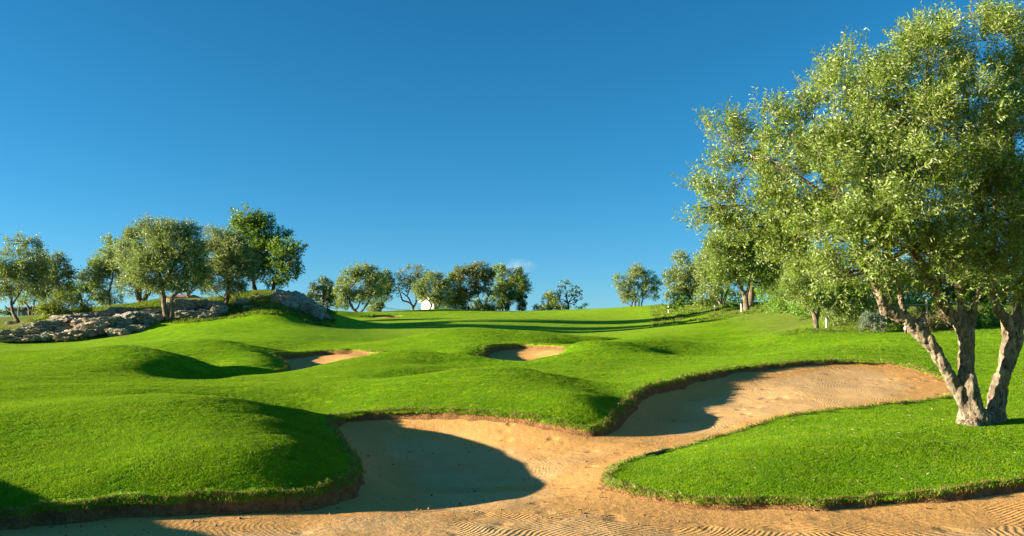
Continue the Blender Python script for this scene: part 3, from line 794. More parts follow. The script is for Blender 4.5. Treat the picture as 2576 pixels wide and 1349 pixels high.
# stand the tufts square to the slope: spin about the normal n, as XYZ euler angles
nv = unit_(np.stack([-gx, -gy, np.ones_like(gx)], 1) + rng.normal(0, .06, (len(X), 3)))
sp = rng.uniform(0, 6.28, len(X))
xa = np.stack([np.cos(sp), np.sin(sp), np.zeros(len(X))], 1)
xa = unit_(xa - nv * (xa * nv).sum(1, keepdims=True)); ya = np.cross(nv, xa)
rot = np.stack([np.arctan2(ya[:, 2], nv[:, 2]), np.arcsin(np.clip(-xa[:, 2], -1, 1)), np.arctan2(xa[:, 1], xa[:, 0])], 1)
scatter('grass', turf_tufts, np.stack([X, Y, Z], 1), rot, np.stack([S, S, S ** .25 * hz], 1))
# fringe on the cut edges
fr_p, fr_r, fr_s = [], [], []
for b, (ring, nrm, sc, rows, dl) in zip(BUNK, LIPPTS):
    n = len(ring)
    reps = 7 if b['name'] == 'A' else 4
    keep_r = (ring[:, 1] > 5)
    for k in range(reps):
        j = 2 if k < 4 else 3
        idx = np.nonzero(keep_r & (rng.uniform(size=n) < 0.8))[0]
        p = rows[j][idx] + rng.normal(0, 0.02, (len(idx), 3)) * sc[idx, None] * np.array([1, 1, .3])
        out_a = np.arctan2(-nrm[idx, 1], -nrm[idx, 0])            # lean out over the sand
        fr_p.append(p)
        tilt = rng.uniform(0.2, 1.1, len(idx))
        fr_r.append(np.stack([np.zeros(len(idx)), tilt, out_a + rng.normal(0, .5, len(idx))], 1))
        s = sc[idx] ** .5 * rng.uniform(0.5, 1.25, len(idx))
        fr_s.append(np.stack([s, s, s], 1))
straw = [tuft_mesh('dry_grass_tuft', M['straw'], 16, 0.05, 0.032, 0.0026, 0.9, 50 + s) for s in range(3)]
green_f = [tuft_mesh('lip_grass_tuft', M['blade'], 16, 0.05, 0.030, 0.003, 0.9, 70 + s) for s in range(2)]
scatter('lip_grass', straw + green_f[:1], np.concatenate(fr_p), np.concatenate(fr_r), np.concatenate(fr_s))
# long rough grass on the knoll and under the trees
def rough_zone(pxa, pxb, ya, yb, n):
    Y = rng.uniform(ya, yb, n); return PX(rng.uniform(pxa, pxb, n), Y), Y
zx, zy = [], []
for z in ((-20, 840, 53, 69, 9000), (100, 760, 60, 68, 5000), (1940, 2560, 35.5, 40.5, 2200), (1640, 1960, 60, 90, 1500)):
    a, c = rough_zone(*z); zx.append(a); zy.append(c)
X, Y = np.concatenate(zx), np.concatenate(zy)
gn = fbm(np.stack([X * .5, Y * .5, X * 0], 1), 3, 61)
pxx = 1288 + 2231 * X / Y
ok = (gn > np.where((Y < 45) & (pxx > 1500), 0.02 + (38 - Y) * .12, -0.15)) & ~((pxx < 110) & (Y > 61)) & ~((Y < 56) & (pxx > 330) & (pxx < 850))
X, Y, gn = X[ok], Y[ok], gn[ok]
s = rng.uniform(0.7, 1.5, len(X)) * np.where((Y < 45), 0.45, 1)
rtuft = [tuft_mesh('rough_grass_tuft', M['roughgrass'], 14, 0.22, 0.10, 0.014, 1.0, 90 + k) for k in range(4)]
scatter('rough_grass', rtuft, np.stack([X, Y, grid_z(X, Y)], 1), np.stack([rng.normal(0, .15, len(X)), rng.normal(0, .15, len(X)), rng.uniform(0, 6.28, len(X))], 1), np.stack([s, s, s], 1))
# ------------------------------------------------------------------ trees
def tube(path, radii, sides=8, seed=0, gnarl=0.0, cap=True):
    """a round tapering limb along a path; returns verts, quads"""
    path = np.array(path, float); radii = np.array(radii, float)
    t = np.gradient(path, axis=0); t /= np.linalg.norm(t, axis=1)[:, None] + 1e-9
    ref = np.array([0.31, 0.9, 0.2]); 
    u = np.cross(t, ref); u /= np.linalg.norm(u, axis=1)[:, None] + 1e-9
    v = np.cross(t, u)
    a = np.linspace(0, 2 * math.pi, sides, endpoint=False)
    ring = u[:, None, :] * np.cos(a)[None, :, None] + v[:, None, :] * np.sin(a)[None, :, None]
    rad = radii[:, None] * np.ones(sides)[None]
    if gnarl:
        p = (path[:, None, :] + ring * radii[:, None, None])
        rad = rad * (1 + gnarl * fbm(p.reshape(-1, 3) * np.array([3.2, 3.2, 1.4]) / max(radii.max(), .02) * .25, 3, seed).reshape(rad.shape))
    V = (path[:, None, :] + ring * rad[:, :, None]).reshape(-1, 3)
    n, k = len(path), sides
    j = np.arange(k); F = []
    for i in range(n - 1):
        F.append(np.stack([i * k + j, i * k + (j + 1) % k, (i + 1) * k + (j + 1) % k, (i + 1) * k + j], 1))
    return V, np.concatenate(F)
def resample(pts, rad, m):
    """smooth a coarse limb into m points per span"""
    pts = np.array(pts, float); rad = np.array(rad, float)
    if len(pts) < 2: return pts, rad
    ext = np.concatenate([[2 * pts[0] - pts[1]], pts, [2 * pts[-1] - pts[-2]]])
    out, ro = [], []
    for i in range(len(pts) - 1):
        p0, p1, p2, p3 = ext[i:i + 4]
        for k in range(m):
            s = k / m
            out.append(0.5 * (2 * p1 + (p2 - p0) * s + (2 * p0 - 5 * p1 + 4 * p2 - p3) * s * s + (3 * p1 - p0 - 3 * p2 + p3) * s ** 3))
            ro.append(rad[i] * (1 - s) + rad[i + 1] * s)
    out.append(pts[-1]); ro.append(rad[-1])
    return np.array(out), np.array(ro)
def join_np(parts):
    V, F, o = [], [], 0
    for v, f in parts:
        V.append(v); F.append(f + o); o += len(v)
    return np.concatenate(V), np.concatenate(F)
def unit(v): return v / (np.linalg.norm(v, axis=-1, keepdims=True) + 1e-9)
def leaves(g, tw_p, tw_d, tw_len, n_per, ll, lw, droop=0.0, spread=0.9):
    """leaf quads along many twigs"""
    T = len(tw_p)
    t = (np.arange(n_per)[None] + g.uniform(0.2, 0.8, (T, n_per))) / n_per
    base = tw_p[:, None] + tw_d[:, None] * (t * tw_len[:, None])[:, :, None]
    rnd = unit(g.normal(size=(T, n_per, 3)))
    side = unit(rnd - (rnd * tw_d[:, None]).sum(-1, keepdims=True) * tw_d[:, None])
    d = unit(tw_d[:, None] * (1.0 - spread * .5) + side * spread + np.array([0, 0, -droop]))
    L = ll * g.uniform(0.65, 1.25, (T, n_per, 1)); W = lw * g.uniform(0.7, 1.2, (T, n_per, 1))
    nn = unit(np.cross(d, unit(g.normal(size=d.shape))))
    w = np.cross(nn, d)
    b = base; m = base + d * L * .5 + nn * L * .05
    q = np.stack([b, m + w * W * .5, base + d * L, m - w * W * .5], 2).reshape(-1, 3)
    F = np.arange(T * n_per * 4).reshape(-1, 4)
    return q, F
def make_tree(name, label, cat, base, stems, lobes, leaf='olive', bark='bark_far', group=None, ll=0.16, lw=0.06, cov=3.2, tw=0.5, per=8, seed=0,
              branchlets=5, droop=0.1, sides=7, min_r=0.02, clump=0.45, lean=(0.25, 0, 0.25), crown_name='crown', shell=0.55, twig_vis=0.5, ncl_k=1.0):
    """base (px, py, Y); stems lists of (px, py, dY, radius px); lobes (px, py, rx, ry[, dY[, depth px]])"""
    g = np.random.default_rng(seed + 1000)
    bx, by, bY = base
    B = P(*base)
    B[2] = ground(B[0], B[1]) - 0.02 if bY < 150 else B[2]
    s = bY / 2231.0
    cov = cov * 1.2 if bY > 20 else cov
    root = empty(name, B, label, cat, group)
    wp = lambda px, py, dY: P(px, py, bY + dY) - B
    parts = []
    tips = []
    for st in stems:
        pts = [wp(p[0], p[1], p[2] if len(p) > 2 else 0) for p in st]
        rad = [max(min_r, p[3] * s) for p in st]
        pp, rr_ = resample(pts, rad, 5)
        pp = pp + (fbm(pp * 1.2 / max(.4, rad[0] * 6), 2, seed + 3)[:, None] * rad[0] * 0.25) * np.array([1, 1, 0])
        parts.append(tube(pp, rr_, sides, seed, 0.22))
        tips.append((pts[-1], rad[-1]))
        tips.append((pts[len(pts) // 2], rad[len(pts) // 2]))
    LC = []
    for lb in lobes:
        px, py, rx, ry = lb[:4]
        dY = lb[4] if len(lb) > 4 else 0
        dp = lb[5] if len(lb) > 5 else (rx + ry) * 0.5
        k_ = 1.1 if bY > 90 else 1.0
        LC.append((wp(px, py, dY), np.array([rx * s, dp * s, ry * s]) * k_))
    tp = np.array([t[0] for t in tips]); tr = np.array([t[1] for t in tips])
    for c, r in (LC if len(tips) else []):
        k = np.argmin(np.linalg.norm(tp - c, axis=1) + np.where(tp[:, 2] > c[2] + r[2], 5, 0))
        mid = (tp[k] + c) / 2 + g.normal(0, .12, 3) * np.linalg.norm(c - tp[k])
        r0 = max(min_r, min(tr[k] * .8, r.mean() * .09))
        pp, rr_ = resample([tp[k], mid, c], [r0, r0 * .75, max(min_r * .7, r0 * .45)], 4)
        parts.append(tube(pp, rr_, max(5, sides - 2), seed, 0.15))
        for q_ in range(branchlets):
            d = unit(g.normal(size=3) + np.array([0, 0, .3])); e = c + d * r * g.uniform(.6, .95)
            st_ = c + (tp[k] - c) * g.uniform(0, .35)
            pp, rr_ = resample([st_, (st_ + e) / 2 + g.normal(0, .08, 3) * r, e], [max(min_r * .6, r0 * .4), max(min_r * .45, r0 * .25), min_r * .3], 3)
            parts.append(tube(pp, rr_, 4, seed, 0))
    if parts:
        v, f = join_np(parts)
        link('trunk', mesh_np('trunk', v, f, M[bark]), root)
    # foliage: clumps over each lobe, twigs in every clump
    TP, TD, TLn, TT = [], [], [], []
    for c, r in LC:
        area = math.pi * r[0] * r[2] * 1.35
        n_tw = max(4, int(area * cov / (per * ll * lw * 0.5)))
        ncl = max(4, int(9 + 6 * r.mean() / 0.8)) if r.mean() > .25 else 4
        ncl = int(ncl * ncl_k)
        cd = unit(g.normal(size=(ncl, 3)))
        ct = g.uniform(0, .3, ncl)
        cc = cd * g.uniform(shell, 0.92, (ncl, 1)) ** (1 / 1.5)
        cs = g.uniform(0.65, 1.25, ncl) * clump
        w = cs ** 2; pick = g.choice(ncl, n_tw, p=w / w.sum())
        loc = cc[pick] + unit(g.normal(size=(n_tw, 3))) * (g.uniform(0.1, 1, (n_tw, 1)) ** .5) * cs[pick][:, None]
        rad = np.linalg.norm(loc, axis=1, keepdims=True)
        loc = np.where(rad > 1.12, loc / rad * 1.12, loc)
        p = c + loc * r
        d = unit(unit(loc * r) * 0.8 + g.normal(0, .55, (n_tw, 3)) + np.array(lean))
        TT.append(ct[pick]); TP.append(p); TD.append(d); TLn.append(tw * g.uniform(0.6, 1.3, n_tw))
    TP, TD, TLn = np.concatenate(TP), np.concatenate(TD), np.concatenate(TLn)
    v, f = leaves(g, TP, TD, TLn, per, ll, lw, droop)
    n_leaf = len(f)
    mats = [M[leaf]]; mi = None
    if twig_vis > 0:
        sel = g.uniform(size=len(TP)) < twig_vis
        a = TP[sel]; e = a + TD[sel] * TLn[sel][:, None]; w = unit(np.cross(TD[sel], g.normal(size=a.shape))) * (lw * 0.13)
        tv = np.stack([a - w, a + w, e + w * .4, e - w * .4], 1).reshape(-1, 3)
        tf = np.arange(len(tv)).reshape(-1, 4)
        v, f = join_np([(v, f), (tv, tf)])
        mats.append(M[bark]); mi = np.concatenate([np.zeros(n_leaf), np.ones(len(tf))])
    me = mesh_np(crown_name, v, f, mats, smooth=False, mat_index=mi)
    tn = np.repeat(np.clip(g.uniform(0, .3, len(TP)) + np.concatenate(TT), 0, 1), per) + g.uniform(0, .4, n_leaf)
    if len(f) > n_leaf: tn = np.concatenate([tn, np.zeros(len(f) - n_leaf)])
    attr(me, 'tone', tn, 'FACE')
    link(crown_name, me, root)
    return root

# the big olive beside the bunker
BT = (2452, 1066, 14.5)
big = make_tree('olive_tree', 'big three-stemmed olive tree with pale bark beside the sand bunker', 'tree', BT,
  [[(2330,690,-.3,9),(2290,620,-.4,7),(2240,520,-.5,6)],[(2410,700,.1,10),(2400,620,.1,8),(2380,500,.1,6),(2360,350,.1,5),(2340,220,.1,3)],[(2470,700,.1,9),(2480,600,.2,7),(2450,400,.2,5),(2430,250,.2,4),(2420,120,.1,3)],
   [(2170,665,-.3,8),(2140,600,-.3,7),(2080,500,-.3,5),(2000,440,-.2,4),(1900,400,0,3)],[(2240,640,.1,6),(2200,500,.2,5),(2170,350,.2,4),(2150,230,.1,3)],[(2500,700,.1,7),(2500,560,.1,6),(2520,380,0,4)],[(2590,600,.4,10),(2560,450,.4,7),(2530,300,.4,5),(2510,180,.4,3)]],
  [(2420,110,115,90,0),(2330,175,90,100,-.3),(2510,160,100,105,.5),(2155,205,85,80,0),(2090,300,85,90,-.3),(2230,320,125,110,-.7),(2380,320,130,115,-.7),(2520,370,115,125,-.3),
   (1915,330,70,60,.3),(1825,350,62,50,.2),(1850,470,100,85,0),(1985,430,105,100,-.5),(1790,525,55,42,.2),(1900,575,105,55,.3),(2110,480,125,110,-1.1),(2260,490,135,115,-1.3),(2410,510,135,115,-.9),(2540,550,115,120,-.3),
   (2050,600,105,75,-.3),(2190,625,105,85,-1.0),(2320,640,105,80,-1.0),(2450,660,110,70,-.6),(2560,680,80,70,0),(2120,700,65,50,-.5),(2370,715,55,32,-.8),(2650,280,140,190,.3),(2700,550,130,160,.3),(2660,700,90,60,.2),
   (2300,240,140,125,1.2),(2150,400,140,125,1.3),(2400,440,150,140,1.3),(2000,510,105,90,1.0),(2480,600,130,100,1.2),(2240,590,120,90,1.1)],
  leaf='olive', bark='bark', ll=0.074, lw=0.023, cov=2.8, tw=0.36, per=14, seed=1, branchlets=9, droop=0.1, min_r=0.008, clump=0.33, shell=0.72, lean=(0.12, 0, 0.6), ncl_k=1.35, twig_vis=0.6)
def big_trunk():
    """the three joined stems, skinned into one gnarled body"""
    B = np.array(big.location); s = BT[2] / 2231
    w = lambda px, py, dY: P(px, py, BT[2] + dY) - B
    stems = [
      [(2452,1085,0,50),(2451,1066,0,44),(2446,1035,0,34),(2440,998,0,27),(2432,950,0,22),(2431,918,.02,21),(2430,870,0,21),(2428,840,0,23)],
      [(2428,845,0,18),(2406,810,-.05,15),(2387,785,-.1,14),(2368,755,-.15,12),(2350,730,-.2,11),(2330,690,-.3,9),(2300,640,-.4,7)],
      [(2430,850,0,17),(2422,800,.05,13),(2416,760,.1,12),(2410,700,.1,10),(2400,620,.1,8),(2380,500,.1,6)],
      [(2434,852,0,17),(2446,800,0,13),(2452,770,0,11),(2470,700,.1,9),(2480,600,.2,7),(2450,400,.2,5)],
      [(2438,1030,-.02,20),(2420,1000,-.03,17),(2400,962,-.05,16),(2372,915,-.1,17),(2340,865,-.15,18),(2312,832,-.2,19),(2285,808,-.22,17),(2255,792,-.25,15),(2230,783,-.28,14),(2216,755,-.3,12),(2206,730,-.3,11),(2192,700,-.3,10),(2170,665,-.3,8),(2140,600,-.3,7),(2080,500,-.3,5)],
      [(2312,832,-.2,17),(2316,812,-.2,16),(2322,800,-.2,12),(2328,795,-.2,7)],
      [(2285,808,-.2,14),(2270,770,-.1,9),(2258,720,0,7),(2240,640,.1,6)],
      [(2492,1085,.15,40),(2505,1060,.2,27),(2508,1020,.22,23),(2513,985,.25,22),(2524,945,.25,22),(2533,910,.25,24),(2543,870,.25,27),(2549,840,.25,26)],
      [(2549,845,.25,20),(2532,805,.2,15),(2515,785,.15,12),(2505,760,.1,9),(2500,700,.1,7)],
      [(2550,840,.25,20),(2562,800,.3,18),(2572,760,.35,16),(2580,700,.4,13),(2590,600,.4,10),(2560,450,.4,7)],
      [(2452,1070,0,36),(2420,1083,-.12,18),(2408,1096,-.2,8)],[(2450,1068,-.1,30),(2448,1088,-.3,16),(2446,1100,-.42,7)],[(2470,1066,0,32),(2486,1086,-.15,18),(2500,1098,-.25,8)],[(2460,1062,.1,36),(2482,1060,.15,32),(2505,1066,.2,26)],
    ]
    parts = []
    for i, st in enumerate(stems):
        pp, rr_ = resample([w(p[0], p[1], p[2]) for p in st], [p[3] * s * .9 for p in st], 6)
        parts.append(tube(pp, rr_, 16, i, 0.0))
        n = parts[-1][0].shape[0]
        # close the ends for the remesher
        v, f = parts[-1]
        k = 16
        v = np.concatenate([v, pp[:1], pp[-1:]])
        c0, c1 = n, n + 1
        j = np.arange(k)
        f = np.concatenate([f, np.stack([np.full(k, c0), (j + 1) % k, j, j], 1), np.stack([np.full(k, c1), n - k + j, n - k + (j + 1) % k, n - k + (j + 1) % k], 1)])
        parts[-1] = (v, f)
    V, F = join_np(parts)
    bm = bmesh.new()
    vs = [bm.verts.new(x) for x in V]
    for fc in F:
        ids = list(dict.fromkeys(int(x) for x in fc))
        try: bm.faces.new([vs[i] for i in ids])
        except ValueError: pass
    me = bpy.data.meshes.new('trunk'); bm.to_mesh(me); bm.free()
    ob = bpy.data.objects.new('tmp', me); col.objects.link(ob)
    rm = ob.modifiers.new('r', 'REMESH'); rm.mode = 'VOXEL'; rm.voxel_size = 0.02
    sm = ob.modifiers.new('s', 'SMOOTH'); sm.iterations = 3; sm.factor = 0.5
    dg = bpy.context.evaluated_depsgraph_get()
    em = bpy.data.meshes.new_from_object(ob.evaluated_get(dg))
    bpy.data.objects.remove(ob)
    n = len(em.vertices)
    co = np.empty(n * 3, np.float32); em.vertices.foreach_get('co', co); co = co.reshape(-1, 3).astype(float)
    no = np.empty(n * 3, np.float32); em.vertices.foreach_get('normal', no); no = no.reshape(-1, 3)
    d = fbm(co * np.array([7, 7, 3.0]), 4, 12) * 0.034 + fbm(co * np.array([22, 22, 8]), 3, 31) * 0.016
    d += -np.clip(np.abs(fbm(co * np.array([9, 9, 1.6]), 2, 77)) * -1 + 0.12, 0, 1) * 0.12
    co = co + no * d[:, None]
    em.vertices.foreach_set('co', co.astype(np.float32).ravel())
    em.polygons.foreach_set('use_smooth', np.ones(len(em.polygons), bool))
    em.materials.clear(); em.materials.append(M['bark'])
    em.name = 'trunk'
    old = [c for c in big.children if c.name.startswith('trunk')]
    for c in old: c.name = 'branches'
    link('trunk', em, big)
big_trunk()

G_R = 'trees along the right-hand slope'
make_tree('olive_tree', 'olive with a forked trunk on the slope above the long bunker', 'tree', (1877,776,48), [[(1877,780,0,8),(1876,760,0,7),(1874,750,0,7),(1867,732,0,5),(1860,715,0,4),(1850,690,0,3)],[(1875,752,0,6),(1882,730,0,4),(1887,705,0,3)]],
  [(1880,600,60,45),(1830,620,55,40),(1930,640,50,50),(1840,680,55,40),(1905,690,55,35),(1870,650,60,50),(1800,650,35,45),(1950,700,35,40)], leaf='olive', group=G_R, ll=.13, lw=.045, cov=3.0, tw=.45, seed=11)
make_tree('olive_tree', 'thick-trunked olive half hidden behind the forked olive', 'tree', (1888,768,54), [[(1888,770,0,8),(1889,750,0,7.5),(1889,730,0,7),(1893,700,0,5)]],
  [(1900,660,45,40),(1940,650,45,45),(1960,690,40,40),(1920,620,45,40),(1985,670,45,55),(1985,600,50,50)], leaf='olive', group=G_R, ll=.15, lw=.05, cov=3, tw=.5, seed=12)
make_tree('olive_tree', 'broad olive with fanning stems at the crest of the right slope', 'tree', (1815,764,60), [[(1812,766,0,4),(1804,748,0,3),(1793,732,0,2.5),(1785,715,0,2)],[(1816,766,0,4),(1816,745,0,3),(1815,720,0,2)],[(1819,766,0,4),(1825,745,0,3),(1830,732,0,2.5),(1836,715,0,2)]],
  [(1800,660,40,30),(1820,640,35,30),(1780,690,30,35),(1815,700,35,28),(1845,690,30,35),(1790,720,25,18),(1770,670,20,28),(1850,650,25,30)], leaf='olive_far', group=G_R, ll=.17, lw=.06, cov=3, tw=.5, seed=13)
make_tree('olive_tree', 'tall double-topped olive standing first in the right row', 'tree', (1741,766,72), [[(1742,768,0,4),(1738,755,0,3),(1732,742,0,2.5),(1725,720,0,2)]],
  [(1711,655,15,16),(1716,680,22,22),(1705,715,28,25),(1735,705,22,30),(1690,700,16,16),(1700,745,25,14),(1735,735,20,20),(1720,745,15,12),(1688,725,12,18)], leaf='olive_far', group=G_R, ll=.2, lw=.075, cov=3.2, tw=.5, seed=14)
make_tree('evergreen_tree', 'narrow dark evergreen squeezed behind the double-topped olive', 'tree', (1750,766,78), [[(1750,768,0,2.5),(1749,740,0,2),(1748,700,0,1.5)]],
  [(1748,675,9,14),(1747,700,11,20),(1750,725,11,20),(1742,690,8,12)], leaf='carob', group=G_R, bark='bark_dark', ll=.2, lw=.08, cov=3.5, tw=.45, seed=15)
make_tree('round_shrub', 'round olive-green shrub between two trunks on the right crest', 'shrub', (1769,768,68), [[(1767,770,0,2),(1765,758,0,1.5)]], [(1769,748,20,18),(1782,756,12,12),(1758,756,10,11)], leaf='olive', group='shrubs on the slopes', ll=.18, lw=.07, cov=3.5, tw=.4, seed=16)
make_tree('olive_tree', 'small low-branched olive at the edge of the lawn, nearest the white stake', 'tree', (2053,827,37.5), [[(2053,832,0,8),(2053,815,0,7.5),(2050,800,0,7),(2043,785,0,5),(2036,768,0,4),(2020,740,0,3)],[(2052,808,0,6),(2058,788,0,4),(2062,765,0,3)]],
  [(2030,700,55,45),(2075,720,55,45),(2110,745,50,38),(2000,730,45,35),(2045,745,45,28),(2140,770,40,28),(2160,740,40,35),(2090,680,60,45)], leaf='olive', group=G_R, ll=.11, lw=.036, cov=2.8, tw=.4, seed=17)
make_tree('olive_tree', 'dense shaded olive with branches drooping to the ground near the silver shrub', 'tree', (2150,826,40), [[(2150,830,0,6),(2148,800,0,5),(2140,770,0,4)]],
  [(2110,785,45,28),(2160,790,45,30),(2200,750,50,45),(2130,750,50,45),(2180,700,60,45),(2090,800,25,18),(2240,720,50,45)], leaf='olive', group=G_R, ll=.11, lw=.04, cov=3, tw=.4, seed=18)
make_tree('evergreen_tree', 'dark tree behind the fence, mostly covered by the big olive', 'tree', (2350,800,50), [[(2350,800,0,8),(2350,740,0,7),(2345,690,0,5)]],
  [(2280,710,70,50),(2380,700,70,55),(2480,710,70,50),(2540,730,60,45),(2300,750,50,22),(2430,750,60,20),(2520,760,50,18)], leaf='carob', bark='bark_dark', group=G_R, ll=.15, lw=.06, cov=3, tw=.45, seed=19)

G_L = 'trees on and behind the rocky knoll'
make_tree('olive_tree', 'slender leaning olive with a pale bent trunk far out on the left', 'tree', (45,810,58), [[(46,812,0,6),(38,795,0,4.5),(32,783,0,4),(29,766,0,3.5),(30,750,0,3),(26,735,0,2.5),(14,722,0,2),(0,715,0,1.5)],[(30,768,0,3),(37,757,0,2.5),(45,747,0,2)],[(34,788,0,2.5),(20,778,0,2),(12,770,0,1.5)]],
  [(35,620,20,25),(82,625,18,22),(25,660,35,30),(70,665,35,35),(20,705,35,30),(60,710,40,30),(-20,690,40,45),(95,690,22,32),(10,735,25,14)], leaf='olive_mid', group=G_L, ll=.16, lw=.055, cov=2.8, tw=.45, seed=21)
make_tree('olive_tree', 'wide dark olive with many thin stems behind the yellow-green bush', 'tree', (82,792,68), [[(74,793,0,3),(72,775,0,2.5),(62,760,0,2)],[(80,793,0,3),(84,775,0,2.5),(85,755,0,2)],[(90,793,0,3),(96,782,0,2.5),(105,765,0,2),(115,740,0,2)]],
  [(125,670,35,32),(150,700,25,35),(100,715,40,30),(138,735,30,25),(70,740,30,25),(160,725,14,18),(110,650,15,15),(135,655,12,15)], leaf='olive_mid', group=G_L, ll=.18, lw=.06, cov=3, tw=.5, seed=22)
make_tree('evergreen_tree', 'low dark tree spreading behind the left end of the knoll', 'tree', (205,770,74), [[(205,775,0,3),(203,750,0,2.5),(198,735,0,2)]],
  [(190,730,22,14),(212,738,20,12),(172,722,15,12),(225,730,14,9)], leaf='carob', bark='bark_dark', group=G_L, ll=.2, lw=.08, cov=2.8, tw=.4, seed=23)
make_tree('leafy_bush', 'yellow-green bush spilling over the left end of the rocks', 'bush', (160,800,60), [[(160,803,0,2),(158,788,0,1.5)]],
  [(140,772,38,28),(185,778,32,24),(160,760,30,18),(115,785,20,14),(212,785,13,12),(150,790,40,14)], leaf='shrub', group='shrubs on the slopes', ll=.14, lw=.05, cov=3, tw=.55, seed=24, lean=(.1,0,.6), branchlets=3)
make_tree('olive_tree', 'silvery olive leaning out to the left of the knoll', 'tree', (274,770,70), [[(275,772,0,3.5),(274,752,0,3),(272,736,0,2.5),(255,727,0,2),(242,720,0,1.5)],[(273,738,0,2.5),(280,715,0,2),(285,680,0,1.8)]],
  [(287,625,24,30),(262,655,28,26),(235,700,30,22),(272,690,36,28),(245,680,28,20),(218,705,14,14),(295,665,24,30),(275,745,30,22),(255,755,14,14)], leaf='olive_far', group=G_L, ll=.2, lw=.07, cov=3, tw=.5, seed=25)
make_tree('olive_tree', 'squat olive with a thick twisted trunk set back on the knoll', 'tree', (352,768,66), [[(354,770,0,9),(346,748,0,7),(340,725,0,6),(335,700,0,4)],[(356,768,0,8),(366,748,0,6),(377,728,0,5),(390,705,0,3)],[(352,768,0,7),(349,740,0,5),(352,715,0,4)]],
  [(325,620,32,35),(312,680,36,34),(345,665,38,40),(340,610,28,28),(375,715,30,20),(325,720,26,16),(395,690,30,25)], leaf='olive_mid', group=G_L, ll=.17, lw=.055, cov=3, tw=.5, seed=26)
make_tree('olive_tree', 'tall twin-trunked olive growing in front of the grey rock face', 'tree', (420,808,57), [[(419,812,0,10),(415,790,0,7),(411,760,0,6),(408,735,0,5.5),(407,712,0,5),(402,690,0,4),(385,650,0,3)],[(428,810,0,8),(431,785,0,5.5),(431,755,0,5),(438,742,0,4.5),(448,735,0,4),(472,730,0,3)],[(408,715,0,4),(425,690,0,3),(445,650,0,2.5)]],
  [(370,595,32,36),(378,640,45,42),(415,620,48,46),(455,612,44,42),(488,640,28,45),(400,682,55,38),(455,680,52,38),(358,672,30,38),(430,582,60,20),(378,570,18,14),(478,580,18,16),(500,675,20,30),(420,715,50,16),(470,712,30,16)], leaf='olive_mid', group=G_L, ll=.15, lw=.05, cov=2.8, tw=.5, seed=27)
make_tree('olive_tree', 'small far olive seen under the twin-trunked olive', 'tree', (474,748,76), [[(473,750,0,2.5),(476,735,0,2),(486,724,0,1.5),(497,716,0,1.2)],[(473,748,0,2),(466,728,0,1.5),(458,715,0,1.2)],[(476,740,0,1.6),(492,728,0,1.2),(506,722,0,1)]],
  [(470,708,40,16),(505,716,25,14),(528,728,18,14),(440,718,22,14)], leaf='olive_mid', group=G_L, ll=.2, lw=.07, cov=2.2, tw=.45, seed=28)
make_tree('olive_tree', 'dense olive rising from the right end of the grey rock face', 'tree', (562,780,60.5), [[(558,784,0,8),(566,772,0,5.5),(569,755,0,5),(571,730,0,5),(572,700,0,4)]],
  [(535,600,22,22),(550,640,38,42),(590,640,42,45),(545,690,36,32),(595,695,38,28),(570,610,35,25),(530,650,22,40),(615,660,25,35),(575,725,36,18),(535,720,18,18)], leaf='olive_mid', group=G_L, ll=.15, lw=.05, cov=3, tw=.5, seed=29)
make_tree('carob_tree', 'tallest tree of the knoll with pointed tips above the others', 'tree', (642,742,68), [[(643,744,0,6.5),(641,725,0,5),(638,705,0,4.5),(637,680,0,4),(632,640,0,3)]],
  [(618,545,12,18),(592,547,10,12),(652,548,11,14),(672,556,10,13),(610,580,36,30),(645,585,40,35),(625,630,50,42),(660,640,42,45),(685,600,24,24),(705,588,16,11),(720,592,14,7),(645,680,48,24),(690,650,24,34),(600,600,24,30)], leaf='carob', bark='bark_dark', group=G_L, ll=.2, lw=.085, cov=3.2, tw=.5, seed=30, lean=(.1,0,.4))
make_tree('carob_tree', 'bright green carob at the right end of the knoll, above the boulder', 'tree', (687,740,66), [[(687,742,0,5),(688,722,0,4),(691,704,0,3.5),(697,685,0,3)],[(689,715,0,3),(697,700,0,2.5),(706,685,0,2)]],
  [(712,625,28,22),(742,625,18,12),(755,622,9,5),(715,658,30,28),(738,650,18,18),(690,690,26,20),(725,690,20,18),(742,685,12,9),(705,712,18,9),(680,715,14,10)], leaf='carob', bark='bark_dark', group=G_L, ll=.18, lw=.075, cov=3, tw=.45, seed=31)

G_C = 'trees along the far skyline'
z2 = lambda x, y: (731.9 + x / 3.2265, 598.8 + y / 3.2265)
def L2(*rows):
    return [(*z2(a, b), c / 3.2265, d / 3.2265) + tuple(e) for a, b, c, d, *e in rows]
def S2(*rows):
    return [(*z2(a, b), 0, w / 3.2265) for a, b, w in rows]
make_tree('pine_tree', 'dark layered pine at the left end of the far skyline', 'tree', (816,782,118), [S2((270,600,11),(265,500,9),(262,420,7),(262,350,5)),S2((297,600,8),(298,560,6),(305,500,5))],
  L2((262,360,40,22),(225,385,45,22),(300,390,40,25),(190,425,50,22),(260,430,60,25),(325,440,55,25),(215,475,70,25),(300,490,80,25),(180,500,45,14),(360,500,50,25),(260,530,70,20),(350,545,60,18),(130,490,25,10),(420,560,40,14)), leaf='pine', bark='bark_dark', group=G_C, ll=.3, lw=.1, cov=3.2, tw=.5, seed=41, lean=(0,0,.7))
